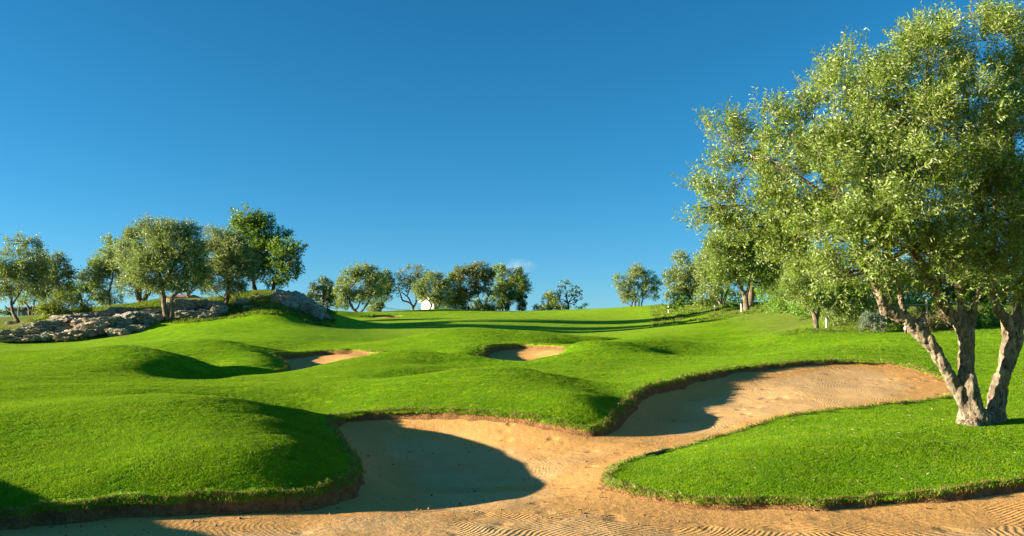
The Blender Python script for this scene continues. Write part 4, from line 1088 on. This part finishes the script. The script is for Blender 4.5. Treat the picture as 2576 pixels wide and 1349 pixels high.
make_tree('olive_tree', 'large pale olive with spreading stems, left on the far skyline', 'tree', (898,788,108), [S2((540,612,13),(505,580,11),(485,540,10),(470,490,8),(440,440,6)),S2((555,612,9),(580,590,8),(610,550,8),(640,500,6)),S2((515,590,7),(545,560,6),(560,510,5))],
  L2((480,320,65,55),(590,290,65,60),(660,310,55,50),(420,400,55,60),(560,400,110,75),(690,360,60,70),(455,490,50,45),(620,470,95,45),(400,460,40,45),(530,260,25,30),(580,250,30,25),(655,260,25,25),(420,530,35,30)), leaf='olive_far', group=G_C, ll=.2, lw=.085, cov=3.2, tw=.6, seed=42)
make_tree('evergreen_tree', 'dark tree crowded behind the large pale olive on the skyline', 'tree', (957,786,116), [S2((725,600,5),(730,540,4),(735,480,4))],
  L2((750,330,45,50),(770,400,45,50),(740,450,50,50),(760,490,40,30),(720,310,40,30)), leaf='carob', bark='bark_dark', group=G_C, ll=.26, lw=.11, cov=3.2, tw=.5, seed=43)
make_tree('round_shrub', 'pale round shrub below the large skyline olive', 'shrub', (946,788,112), [S2((690,600,5),(690,570,4))], L2((690,555,45,45),(670,580,40,25),(712,570,30,35)), leaf='olive_far', group='shrubs on the slopes', ll=.22, lw=.09, cov=3.5, tw=.4, seed=44)
make_tree('rusty_tree', 'thin-crowned rusty brown tree left of the white house', 'tree', (1040,786,116), [S2((995,602,12),(993,570,10),(985,545,8),(950,520,7),(905,508,6),(890,470,5),(880,420,4)),S2((995,565,8),(1012,535,7),(1018,505,6),(1010,450,4)),S2((982,548,6),(955,490,6),(935,470,5),(900,440,4)),S2((940,475,5),(960,420,4),(970,360,3))],
  L2((880,370,50,35),(930,300,50,40),(1000,270,50,40),(1050,290,40,45),(960,340,60,40),(1030,350,55,45),(830,330,30,28),(780,360,45,40),(800,420,40,25),(870,420,50,25),(1000,400,55,35),(1070,330,25,35)), leaf='brownleaf', bark='bark_dark', group=G_C, ll=.22, lw=.1, cov=1.3, tw=.6, seed=45, per=7)
make_tree('olive_tree', 'low silvery olive in front of the white house', 'tree', (1090,777,114), [S2((1130,580,8),(1140,545,7),(1120,510,5)),S2((1165,580,9),(1175,540,8),(1185,500,6)),S2((1180,580,8),(1205,545,7),(1215,505,5))],
  L2((1050,420,60,55),(1120,350,65,50),(1190,370,70,55),(1150,440,100,55),(1035,455,32,26),(1230,440,50,55),(1150,490,60,35),(1140,320,35,25),(1220,510,50,30)), leaf='olive_far', group=G_C, ll=.2, lw=.085, cov=3, tw=.6, seed=46)
make_tree('olive_tree', 'dark olive in the middle of the skyline clump', 'tree', (1163,782,118), [S2((1388,590,7),(1392,550,6),(1395,510,5)),S2((1350,590,5),(1335,550,5),(1325,510,4))],
  L2((1270,345,50,40),(1320,350,50,50),(1340,430,80,60),(1290,480,80,55),(1400,490,45,55),(1370,540,50,22),(1260,530,40,25),(1420,520,25,40)), leaf='olive', group=G_C, ll=.2, lw=.085, cov=3, tw=.55, seed=47)
make_tree('rusty_tree', 'tall brown-tinged tree with a bare forked base, centre of the skyline clump', 'tree', (1217,782,116), [S2((1568,600,14),(1560,570,12),(1530,545,9),(1490,520,8),(1450,505,6),(1420,480,4)),S2((1572,590,11),(1580,530,9),(1600,480,7),(1625,440,5)),S2((1558,560,9),(1530,500,7),(1510,440,5),(1500,380,4))],
  L2((1380,280,55,45),(1430,320,55,60),(1520,260,70,45),(1590,265,45,45),(1540,350,80,60),(1420,410,55,50),(1480,430,50,40),(1610,340,45,50),(1350,300,30,45),(1500,300,60,50),(1580,410,50,40),(1450,480,35,25)), leaf='brownleaf', bark='bark_dark', group=G_C, ll=.22, lw=.1, cov=2.4, tw=.6, seed=48)
make_tree('olive_tree', 'tall grey-green olive on the right of the skyline clump', 'tree', (1279,781,120), [S2((1765,590,10),(1765,550,9),(1755,500,7)),S2((1720,590,5),(1718,560,4))],
  L2((1690,280,45,45),(1700,260,30,30),(1740,340,60,65),(1810,320,55,60),(1870,320,40,55),(1680,410,60,65),(1780,430,60,65),(1830,390,45,50),(1895,370,30,40),(1720,490,60,35),(1800,500,45,35),(1660,470,40,40),(1910,400,22,30)), leaf='olive', group=G_C, ll=.2, lw=.085, cov=3.1, tw=.6, seed=49)
make_tree('round_shrub', 'pale bush left of the bare forked base on the skyline', 'shrub', (1202,783,111), [S2((1515,592,4),(1515,575,3))], L2((1510,545,38,45),(1500,575,30,20),(1530,580,30,15)), leaf='olive_far', group='shrubs on the slopes', ll=.22, lw=.09, cov=3.2, tw=.4, seed=50)
make_tree('round_shrub', 'pale bush right of the bare forked base on the skyline', 'shrub', (1231,783,111), [S2((1610,592,4),(1610,575,3))], L2((1610,535,40,50),(1625,570,40,22),(1590,570,25,20)), leaf='olive_far', group='shrubs on the slopes', ll=.22, lw=.09, cov=3.2, tw=.4, seed=51)
make_tree('evergreen_shrub', 'dark upright shrub under the tall grey-green skyline olive', 'shrub', (1263,783,113), [S2((1715,592,4),(1715,575,3))], L2((1712,525,38,50),(1715,565,42,28)), leaf='cypress', bark='bark_dark', group='shrubs on the slopes', ll=.22, lw=.09, cov=3.8, tw=.4, seed=52, lean=(0,0,.8))
make_tree('cypress_tree', 'narrow dark cypress column at the right end of the skyline clump', 'tree', (1312.5,783,110), [S2((1875,598,5),(1875,520,4),(1875,420,2))],
  L2((1875,575,30,22),(1875,545,31,25),(1874,510,31,28),(1873,475,30,28),(1874,440,30,28),(1876,405,28,26),(1878,375,22,26)), leaf='cypress', bark='bark_dark', group=G_C, ll=.16, lw=.07, cov=5.0, tw=.35, seed=53, lean=(0,0,1.0), clump=.35)
make_tree('leafy_bush', 'dense olive-green bush right of the cypress on the skyline', 'bush', (1384,783,109), [S2((2100,592,5),(2100,560,4))], L2((2050,560,55,38),(2100,510,50,45),(2120,480,25,30),(2160,550,60,40),(2200,575,40,20),(2010,575,30,22),(2140,510,35,40)), leaf='olive_far', group='shrubs on the slopes', ll=.22, lw=.09, cov=3.2, tw=.45, seed=54)
z3 = lambda x, y: (1357 + x / 8.417, 652 + y / 8.417)
spots = [(590,450),(475,470),(540,525),(600,525),(635,495),(675,570),(460,580),(495,590),(425,595),(405,675),(345,700),(310,730),(480,680),(570,710),(445,735),(670,700),(720,650),(790,605),(830,615),(780,640),(860,680),(880,710),(780,715),(820,680),(700,770),(770,790),(610,785),(385,770),(860,770),(885,820),(820,865),(720,860),(760,890),(735,935),(690,740),(740,770),(540,770),(640,690),(560,600)]
make_tree('sparse_tree', 'nearly bare little tree with leaf tufts at its branch tips', 'tree', (1429.5,779,110), [[(*z3(610,1075),0,3),(*z3(608,1000),0,2.6),(*z3(602,930),0,2.2)]] + [[(*z3(602,935),0,2)] + [(*z3(a,b),0,w) for a,b,w in row] for row in (
   [(560,890,1.2),(490,860,1),(430,850,.7)],[(575,860,1.4),(565,720,1),(550,590,.7),(540,525,.4)],[(640,880,1.3),(690,800,1),(740,700,.6),(790,620,.4)],[(650,950,1.2),(720,920,.8),(740,935,.4)],[(660,890,1.1),(740,830,.8),(860,770,.5)],[(540,900,1.0),(470,905,.7),(425,910,.4)],[(570,800,.9),(480,690,.5),(405,675,.3)])],
  [(*z3(a, b), 2.6, 1.9) for a, b in spots], leaf='shrub', bark='bark_dark', group=G_C, ll=.22, lw=.11, cov=2.2, tw=.12, per=6, seed=55, branchlets=0, min_r=.015, twig_vis=0)
make_tree('spiky_plant', 'low spiky plant on the crest right of the sparse tree', 'plant', (1468,777,109), [], [(1457,776,5,3),(1468,774,4,4),(1474,772,3,5)], leaf='lime', group='shrubs on the slopes', ll=.5, lw=.09, cov=1.4, tw=.1, per=6, seed=56, branchlets=0, lean=(0,0,1.2), twig_vis=0)
def L3(*rows): return [(*z3(a, b), c / 8.417, d / 8.417) for a, b, c, d in rows]
make_tree('olive_tree', 'lone rounded olive standing on the bare crest', 'tree', (1598,772,99), [[(*z3(2032,1020),0,3),(*z3(2035,930),0,2.4),(*z3(2040,860),0,2)],[(*z3(1935,1020),0,3.2),(*z3(1960,950),0,2.4),(*z3(1990,870),0,1.8)],[(*z3(2115,1000),0,2),(*z3(2110,940),0,1.7),(*z3(2120,870),0,1.4)],[(*z3(2165,1000),0,1.8),(*z3(2170,930),0,1.5),(*z3(2190,860),0,1.2)],[(*z3(1930,1000),0,1.5),(*z3(1880,950),0,1.1),(*z3(1790,920),0,.7)]],
  L3((1700,450,95,75),(1690,560,80,60),(1850,500,120,90),(2050,250,100,95),(2090,170,50,45),(2080,400,170,130),(2270,320,75,75),(2350,420,75,75),(2470,560,60,60),(1800,700,105,80),(2000,650,190,120),(2250,590,140,110),(1850,830,105,75),(2100,800,190,75),(2390,710,95,85),(1980,330,80,70)), leaf='olive_far', group=G_C, ll=.19, lw=.08, cov=3.0, tw=.55, seed=57)

# hedges and banks of leaves on the right
make_tree('clipped_hedge', 'bright green hedge behind the trunks on the right crest', 'hedge', (1830,768,70), [], [(1802,750,14,16),(1830,752,18,18),(1858,748,16,20),(1885,750,16,16),(1720,762,14,8),(1700,768,14,6)], leaf='lime', group='hedges along the right side', ll=.2, lw=.09, cov=3.5, tw=.35, seed=61, branchlets=0, lean=(0,0,.4))
make_tree('long_hedge', 'long leafy hedge running down behind the lawn on the right', 'hedge', (1960,782,55), [],
  [(1905,738,24,32,6),(1938,742,26,36,3),(1970,748,28,40,0),(2000,756,28,40,-3),(2026,764,26,36,-6),(2010,722,30,30,0),(1950,712,30,26,4)], leaf='lime', group='hedges along the right side', ll=.16, lw=.065, cov=3.2, tw=.4, seed=62, branchlets=0, lean=(0,0,.3))
make_tree('silver_shrub', 'silvery grey-leaved shrub beside the white fence post', 'shrub', (2192,836,36.5), [[(2192,838,0,2),(2192,825,0,1.5)]], [(2180,820,16,13),(2205,815,16,16),(2195,805,20,16),(2215,825,10,8),(2170,828,9,6)], leaf='silver', group='shrubs on the slopes', ll=.09, lw=.035, cov=3, tw=.25, seed=63, lean=(0,0,.8), branchlets=3)
make_tree('overgrown_bank', 'bank of dry brown stems behind the tall fence post', 'hedge', (2345,846,37), [], [(2320,815,24,26),(2350,810,26,30),(2375,822,18,22),(2300,825,18,20)], leaf='dry', group='hedges along the right side', ll=.2, lw=.02, cov=3, tw=.4, seed=64, branchlets=0, lean=(.3,0,.1))
make_tree('green_hedge', 'leafy green hedge seen between the stems of the big olive', 'hedge', (2440,850,37.5), [], [(2260,815,26,22),(2300,778,30,16),(2395,815,22,26),(2425,810,24,32),(2455,805,24,32),(2490,805,26,34),(2525,810,24,34),(2560,812,26,36),(2340,772,30,12)], leaf='lime', group='hedges along the right side', ll=.11, lw=.05, cov=3, tw=.3, seed=65, branchlets=0, lean=(0,0,.3))
# ------------------------------------------------------------------ rocks
def rock_mesh(name, rx, ry, rz, seed, mat, sub=5, rough=0.22, jag=0.5, flat=0.0):
    bm = bmesh.new(); bmesh.ops.create_icosphere(bm, subdivisions=sub, radius=1.0)
    v = np.array([x.co[:] for x in bm.verts]); f = np.array([[x.index for x in fc.verts] for fc in bm.faces]); bm.free()
    # blocky: push towards a box, then cut into layers and facets
    e = 0.70
    v = np.sign(v) * np.abs(v) ** e
    d = unit(v)
    rad = np.linalg.norm(v, axis=1)
    n = fbm(d * 1.6 + seed * 3.1, 5, seed, 0.55)
    rid = 1 - np.abs(fbm(d * 2.6 + seed, 4, seed + 7, 0.6))
    cell = vnoise(np.round(d * 3.2) + seed, seed + 5)
    rad = rad * (1 + rough * 1.3 * n - jag * 0.55 * np.clip(rid - 0.5, 0, 1) + 0.05 * cell)
    v = d * rad[:, None] * np.array([rx, ry, rz])
    v += fbm(v * 3.0 / max(rx, rz), 3, seed + 20)[:, None] * d * 0.05 * min(rx, rz)
    return mesh_np(name, v, f, mat, smooth=False)
def boulder(parent, px, py, Y, rx, ry, seed, mat, rough=.22, rot=0, sub=5, dp=None):
    s = Y / 2231
    c = P(px, py, Y)
    o = link('boulder', rock_mesh('boulder', rx * 1.25 * s, (dp or rx * .8) * s, ry * .9 * s, seed, M[mat], sub, rough))
    o.location = c - np.array(parent.location)
    o.parent = parent
    o.rotation_euler = (0, rot, random.uniform(-.4, .4))
    return o
def outcrop(name, label, base, rows, cat='rocks', group='limestone outcrops of the knoll'):
    B = P(*base)
    r = empty(name, B, label, cat, group)
    for i, row in enumerate(rows):
        boulder(r, *row[:5], seed=int(abs(row[0]) * 7 + i), mat=row[5], rot=row[6] if len(row) > 6 else 0, dp=row[7] if len(row) > 7 else None)
    return r
outcrop('rock_ledge', 'long low limestone ledge at the far left foot of the knoll', (60, 850, 54),
  [(30,838,54,32,10,'rock_grey',-.1),(75,838,54.2,35,13,'rock_warm',-.15),(110,822,55,40,15,'rock_grey',-.1),(10,852,53,30,8,'rock_warm'),(60,855,53,26,6,'rock_warm'),(95,850,53.2,25,9,'rock_grey'),(160,808,57,34,14,'rock_grey'),(140,845,53.5,24,9,'rock_warm'),(160,832,55,18,12,'rock_warm',.2),(205,800,58.5,30,12,'rock_grey'),(28,812,57.5,9,5,'rock_warm')])
outcrop('limestone_crag', 'sunlit jagged limestone face in the middle of the knoll', (270, 840, 55),
  [(190,842,54,34,14,'rock_warm',-.15),(235,830,55,36,19,'rock_warm',-.1),(215,812,56.5,30,13,'rock_warm'),(275,818,55.8,36,22,'rock_grey',-.1),(300,838,54.6,26,13,'rock_warm'),(330,806,57,34,21,'rock_grey',-.05),(372,806,57,32,22,'rock_grey',.15),(345,828,55.5,26,12,'rock_grey'),(260,796,59,34,13,'rock_grey'),(305,784,60.5,28,11,'rock_grey'),(390,790,58.5,26,14,'rock_grey'),(160,852,53.2,20,7,'rock_warm')])
outcrop('rock_wall', 'grey rock wall between the twin-trunked olive and its neighbour', (490, 795, 58),
  [(455,778,59,30,20,'rock_grey'),(490,772,60,34,20,'rock_grey'),(525,774,60,30,19,'rock_grey'),(470,794,57.6,26,12,'rock_grey'),(505,792,57.8,26,12,'rock_grey'),(440,764,61.5,20,12,'rock_warm'),(545,762,62,22,10,'rock_grey')])
outcrop('boulder_pile', 'three rounded grey boulders piled right of the rock wall', (540, 798, 57),
  [(550,781,57.8,17,13,'rock_grey'),(528,794,57,17,10,'rock_grey'),(545,770,58.8,15,9,'rock_grey'),(512,798,56.8,10,6,'rock_grey')])
outcrop('mossy_rocks', 'broken mossy rocks under the tallest tree of the knoll', (640, 770, 60),
  [(615,762,60.5,18,12,'rock_grey'),(650,756,62,22,15,'rock_warm'),(676,752,63,20,13,'rock_grey'),(628,776,59,14,7,'rock_grey'),(700,756,62.5,14,11,'rock_warm')])
outcrop('smooth_boulder', 'big dark smooth boulder sloping down at the right end of the knoll', (765, 800, 60),
  [(752,775,60.5,46,34,'rock_dark',.45,44),(785,790,60,36,24,'rock_dark',.5,36),(728,760,61.5,26,20,'rock_warm',.1,26),(722,778,59.5,22,10,'rock_dark',.3,20)])

# ------------------------------------------------------------------ small things
def box_np(x0, x1, y0, y1, z0, z1):
    v = np.array([(x, y, z) for x in (x0, x1) for y in (y0, y1) for z in (z0, z1)], float)
    f = np.array([(0, 1, 3, 2), (4, 6, 7, 5), (0, 4, 5, 1), (2, 3, 7, 6), (0, 2, 6, 4), (1, 5, 7, 3)])
    return v, f
def stake(label, px, Y, h, rad, mat, group, cap=None, name='marker_stake', cat='stake', tilt=0.0):
    X = PX(px, Y); z = ground(X, Y)
    r = empty(name, (X, Y, z), label, cat, group)
    zz = np.linspace(-.1, h, 5)
    v, f = tube([(tilt * k, 0, k) for k in zz], [rad, rad, rad, rad * .97, rad * .9], 8)
    top = np.array([[0, 1, 2, 3], [0, 3, 4, 5], [0, 5, 6, 7]]) + 32
    link('post', mesh_np('post', v, np.concatenate([f, top[:, ::-1]]), M[mat], smooth=False), r)
    if cap:
        v, f = tube([(tilt * h, 0, h - .1), (tilt * h, 0, h + .015), (tilt * h, 0, h + .03)], [rad * 1.12, rad * 1.12, rad * .6], 8)
        top = np.array([[0, 1, 2, 3], [0, 3, 4, 5], [0, 5, 6, 7]]) + 16
        link('cap', mesh_np('cap', v, np.concatenate([f, top[:, ::-1]]), M[cap], smooth=False), r)
    return r
stake('dark brown stake with a white top between trees on the right crest', 1800, 66, .72, .035, 'brownwood', 'course stakes', 'white')
stake('bright white stake just left of the forked olive trunk', 1867, 62, .62, .05, 'white', 'course stakes', 'white')
stake('white stake behind the small low-branched olive', 2081, 40, .40, .04, 'white', 'course stakes', 'white')
stake('thin grey stake at the left foot of the double-topped olive', 1683, 78, .75, .03, 'metal', 'course stakes', 'metal')
stake('short dark stake beside the farthest bunker', 935, 94, .42, .03, 'brownwood', 'course stakes')
stake('pale fence post next to the silver shrub', 2221, 37.0, .66, .045, 'wood', 'fence posts', name='fence_post', cat='post')
stake('thin short post behind the leaning stem of the big olive', 2233, 39, .42, .03, 'wood', 'fence posts', name='fence_post', cat='post')
fp = stake('tall weathered fence post carrying a rail between two olive stems', 2336, 37.0, 1.25, .05, 'wood', 'fence posts', name='fence_post', cat='post')
Bp = np.array(fp.location)
v, f = tube([P(2270, 768, 37.2) - Bp, P(2300, 767, 37.1) - Bp, P(2336, 767, 36.94) - Bp, P(2372, 768, 37.0) - Bp], [.02] * 4, 6)
link('rail', mesh_np('rail', v, f, M['wood']), fp)
stake('small brown bollard with a white cap by the tree stump', 2280, 35.5, .26, .05, 'brownwood', 'course stakes', 'white', name='bollard', cat='bollard')
# cut stump
X, Y = PX(2294, 36), 36; z = ground(X, Y)
st = empty('tree_stump', (X, Y, z), 'cut tree stump behind the leaning olive stem', 'stump')
v, f = tube([(0, 0, -.1), (0, 0, .0), (.01, 0, .12), (.01, 0, .24)], [.2, .17, .15, .145], 14, 3, .25)
link('bark', mesh_np('bark', v, f, M['stump']), st)
k = np.arange(14); tv = np.concatenate([v[-14:], [[.01, 0, .245]]])
link('cut_face', mesh_np('cut_face', tv, np.array([(a, (a + 1) % 14, 14, 14) for a in k])[:, :3], M['wood']), st)

# flag on the far green
Yf = 114; Xf = PX(1107, Yf); zf = ground(Xf, Yf)
fl = empty('golf_flag', (Xf, Yf, zf), 'red flag on a thin pole at the far green', 'flag')
top = P(1107, 744.5, Yf)[2] - zf
v, f = tube([(0, 0, -.1), (0, 0, top * .5), (0, 0, top)], [.02, .018, .015], 8)
link('pole', mesh_np('pole', v, f, M['white']), fl)
nx, nz = 9, 7; vs = []
for j in range(nz):
    for i in range(nx):
        a = i / (nx - 1); b_ = j / (nz - 1)
        w = .30 * (1 - .35 * abs(b_ - .5))
        vs.append((-.02 + a * w - .06 * b_ * 0, .05 * math.sin(a * 7 + b_ * 2) * a, top - .02 - b_ * .52 - .10 * a))
fs = [(j * nx + i, j * nx + i + 1, (j + 1) * nx + i + 1, (j + 1) * nx + i) for j in range(nz - 1) for i in range(nx - 1)]
fo = link('cloth', mesh_np('cloth', np.array(vs), np.array(fs), M['red']), fl)
sm = fo.modifiers.new('thick', 'SOLIDIFY'); sm.thickness = .006

# houses behind the skyline
def house(name, label, px0, px1, py_top, py_eave, Y, depth, wall, roof, gable=True, group='houses behind the skyline', windows=(), pitch_over=.35, chimney=None):
    a = P(px0, py_eave, Y); b = P(px1, py_eave, Y); t = P((px0 + px1) / 2, py_top, Y)
    cx = (a[0] + b[0]) / 2; w = (b[0] - a[0]) / 2
    zb = ground(cx, Y) - .3
    r = empty(name, (cx, Y, zb), label, 'house', group)
    ze = a[2] - zb; zt = t[2] - zb
    v, f = box_np(-w, w, 0, depth, 0, ze)
    link('wall', mesh_np('wall', v, f, M[wall], smooth=False), r)
    o = pitch_over
    if gable:      # ridge runs in depth: a gable faces the camera
        pv = np.array([(-w, 0, ze), (w, 0, ze), (0, 0, zt - .08), (-w, depth, ze), (w, depth, ze), (0, depth, zt - .08)], float)
        for tri in ((0, 1, 2), (3, 5, 4)):
            me = bpy.data.meshes.new('gable_wall'); me.from_pydata([tuple(pv[i_]) for i_ in tri], [], [(0, 1, 2)]); me.materials.append(M[wall])
            link('gable_wall', me, r)
        k = (zt - ze) / w
        rv = []
        for sgn in (-1, 1):
            vv = np.array([(0, -o, zt), (0, depth + o, zt), (sgn * (w + o), depth + o, ze - k * o), (sgn * (w + o), -o, ze - k * o)])
            th = np.array([0, 0, -.14])
            V2 = np.concatenate([vv, vv + th]); F2 = np.array([(0, 1, 2, 3), (7, 6, 5, 4), (0, 3, 7, 4), (1, 5, 6, 2), (3, 2, 6, 7), (0, 4, 5, 1)])
            rv.append((V2, F2))
        V2, F2 = join_np(rv)
    else:
        vv = np.array([(-w - o, -o, ze), (w + o, -o, ze), (w * .8, depth * .5, zt), (-w * .8, depth * .5, zt), (-w - o, depth + o, ze), (w + o, depth + o, ze)])
        th = np.array([0, 0, -.15])
        V2 = np.concatenate([vv, vv + th])
        F2 = np.array([(0, 1, 2, 3), (5, 4, 3, 2), (0, 3, 4, 4), (1, 5, 2, 2), (0, 6, 7, 1), (1, 7, 11, 5), (5, 11, 10, 4), (4, 10, 6, 0)])
    rf = bpy.data.meshes.new('roof'); rf.from_pydata([tuple(x) for x in V2], [], [tuple(dict.fromkeys(int(i) for i in q_)) for q_ in F2]); rf.materials.append(M[roof])
    ro = link('roof', rf, r)
    if chimney:
        c = P(chimney[0], chimney[1], Y)
        v, f = box_np(c[0] - cx - .3, c[0] - cx + .3, depth * .3, depth * .3 + .6, ze * .8, c[2] - zb)
        link('chimney', mesh_np('chimney', v, f, M['tile'], smooth=False), ro)
    for (x0, x1, z0, z1) in windows:
        v, f = box_np(x0, x1, -.03, .02, z0, z1)
        link('window', mesh_np('window', v, f, M['glass'], smooth=False), r)
    return r
house('white_house', 'small white house half hidden behind the low silvery olive', 1052, 1098, 744, 756, 134, 6, 'render', 'render', chimney=(1073, 747)).rotation_euler = (0, 0, -.75)
house('low_building', 'pale flat building glimpsed under the dark skyline olive', 1127, 1174, 766, 769, 136, 7, 'grey_wall', 'grey_wall', gable=False, windows=((-.9, -.2, 1.6, 2.4), (.6, 1.3, 1.6, 2.4)))
house('dark_roofed_building', 'low building with a dark roof behind the bare forked tree', 1168, 1200, 773, 779, 138, 6, 'grey_wall', 'dark_roof', gable=False)
house('white_shed', 'tiny white shed roof left of the white house', 1031, 1052, 777, 781, 126, 3, 'render', 'render', gable=False, pitch_over=.1)
house('red_roofed_house', 'house with a red tiled roof glimpsed through the knoll trees', 412, 468, 737, 747, 96, 6, 'render', 'tile', gable=False)
house('green_pavilion', 'dark green mesh-sided hut behind the slender leaning olive', 26, 56, 768, 775, 84, 5, 'teal', 'dark_roof', gable=False)
stake('dark green pole beside the mesh-sided hut', 42, 80, 1.3, .07, 'darkgreen', 'poles behind the trees', name='green_pole', cat='pole')
make_tree('low_hedge', 'clipped dark hedge at the far left edge of the lawn', 'hedge', (10, 790, 79), [], [(-8,786,14,5),(12,787,16,5),(28,787,10,4)], leaf='carob', group='hedges on the left', ll=.16, lw=.07, cov=4, tw=.25, seed=71, branchlets=0, twig_vis=0)

# utility pole and its wires
X, Y = PX(958, 128), 128; z = ground(X, Y)
up = empty('utility_pole', (X, Y, z), 'grey utility pole right of the large skyline olive', 'pole')
top = P(958, 767, Y)[2] - z
v, f = tube([(0, 0, -.3), (0, 0, top * .5), (0, 0, top)], [.15, .13, .11], 8)
link('post', mesh_np('post', v, f, M['metal']), up)
v, f = box_np(-.6, .6, -.05, .05, top - .35, top - .25)
link('crossarm', mesh_np('crossarm', v, f, M['metal'], smooth=False), up)
for k, (y0, y1) in enumerate(((771, 777), (774, 780))):
    a, b_ = P(958, y0, 127.9), P(1060, y1, 150)
    a[2] = z + top - .25 - .12 * k
    pts = [a + (b_ - a) * t + np.array([0, 0, -1.2 * 4 * t * (1 - t) * .25]) for t in np.linspace(0, 1, 9)]
    v, f = tube(np.array(pts) - pts[0], [.022] * 9, 5)
    tag(link('power_line', mesh_np('power_line', v, f, M['cable']), None, pts[0]), ('upper' if k == 0 else 'lower') + ' power line strung from the grey utility pole', 'cable', 'power lines')

# a solid dark strip modelled in place of a thin shadow on the turf edge
a, b_ = P(1624, 1146, 12.4), P(1688, 1133, 12.85)
pts = []
for t in np.linspace(0, 1, 7):
    p = a + (b_ - a) * t; p[2] = ground(p[0], p[1]) + .035 + .008 * math.sin(t * 9); pts.append(p)
v, f = tube(np.array(pts) - pts[0], [.012, .016, .02, .022, .02, .015, .006], 7, 3, .3)
v2, f2 = tube([(0, 0, 0), (-.005, -.02, -.04)], [.01, .008], 6)
V2, F2 = join_np([(v, f), (v2, f2)])
tag(link('shadow_strip', mesh_np('shadow_strip', V2, F2, M['darkgreen']), None, pts[0]), 'dark thin strip standing in for a shadow on the turf edge of the tree peninsula', 'shadow_strip')

# fallen olive leaves on the grass and clods on the sand
def flakes(name, X, Y, Z, size, mat):
    n = len(X); g = rng
    c = np.stack([X, Y, Z], 1); th = g.uniform(0, 6.28, n); el = g.normal(0, .35, n)
    d = np.stack([np.cos(th) * np.cos(el), np.sin(th) * np.cos(el), np.sin(el)], 1); w = np.stack([-np.sin(th), np.cos(th), g.normal(0, .3, n)], 1)
    s = size * g.uniform(.6, 1.4, (n, 1))
    v = np.stack([c - d * s, c + w * s * .3 + np.array([0, 0, .006]), c + d * s, c - w * s * .3 + np.array([0, 0, .006])], 1).reshape(-1, 3)
    return tag(link(name, mesh_np(name, v, np.arange(4 * n).reshape(-1, 4), mat, smooth=False)), kind='stuff')
n = 170
Y = rng.uniform(10, 19, n); X = PX(np.clip(rng.normal(2250, 260, n), 1600, 2600), Y)
ok = all_sd(X, Y) > .05; X, Y = X[ok], Y[ok]
Y2 = rng.uniform(9.5, 26, 90); X2 = PX(rng.uniform(100, 2500, 90), Y2); ok = all_sd(X2, Y2) > .05
X, Y = np.concatenate([X, X2[ok]]), np.concatenate([Y, Y2[ok]])
flakes('fallen_leaves', X, Y, grid_z(X, Y) + .022, .021, M['litter'])
n = 1300
Y = np.concatenate([rng.uniform(7.6, 15, n), rng.uniform(15, 23, n // 2)]); X = np.concatenate([PX(rng.uniform(-50, 2600, n), Y[:n]), PX(rng.uniform(1500, 2420, n // 2), Y[n:])])
ok = signed_dist(X, Y, BUNK[0]['poly'][::3]) < -.12
cl = fbm(np.stack([X * .7, Y * .7, X * 0], 1), 2, 91) > -.05
ok &= cl; X, Y = X[ok], Y[ok]
Z = BUNK[0]['S'].z(X, Y)
parts = []
oct_ = np.array([(1, 0, 0), (0, 1, 0), (-1, 0, 0), (0, -1, 0), (0, 0, 1)], float); of = np.array([(0, 1, 4), (1, 2, 4), (2, 3, 4), (3, 0, 4)])
s = 0.007 + .016 * rng.uniform(size=(len(X), 1, 1)) ** 3
v = oct_[None] * (1 + rng.normal(0, .25, (len(X), 5, 3))) * s + np.stack([X, Y, Z + .004], 1)[:, None]
f = (of[None] + 5 * np.arange(len(X))[:, None, None]).reshape(-1, 3)
tag(link('sand_clods', mesh_np('sand_clods', v.reshape(-1, 3), f, M['clod'], smooth=False)), kind='stuff')

# a thin wisp of cloud far behind the trees
m, nt, out = new_mat('cloud_vapour')
tc = nd(nt, 'ShaderNodeTexCoord')
nz_ = noise(nt, tc.outputs['Object'], 0.022, 5, 0.6)
gr = nd(nt, 'ShaderNodeTexGradient', {'Vector': nd(nt, 'ShaderNodeMapping', {'Vector': tc.outputs['Object'], 'Scale': (1 / 62, 1 / 30, 1 / 26)}).outputs[0]}, gradient_type='SPHERICAL')
den = mathn(nt, 'MULTIPLY', ramp(nt, nz_.outputs[0], [(.42, 0.0), (.68, 1.0)]), gr.outputs['Fac'])
pv = nd(nt, 'ShaderNodeVolumePrincipled', {'Color': (0.95, 0.95, 0.97, 1), 'Density': mathn(nt, 'MULTIPLY', den, 0.026), 'Anisotropy': 0.2})
nt.links.new(pv.outputs[0], out.inputs['Volume'])
bm = bmesh.new(); bmesh.ops.create_icosphere(bm, subdivisions=3, radius=1)
for v_ in bm.verts: v_.co = Vector((v_.co.x * 60, v_.co.y * 28, v_.co.z * 24))
me = bpy.data.meshes.new('cloud'); bm.to_mesh(me); bm.free(); me.materials.append(m)
tag(link('cloud', me, None, P(1296, 672, 2300)), 'small thin white cloud wisp just above the skyline trees', 'cloud')
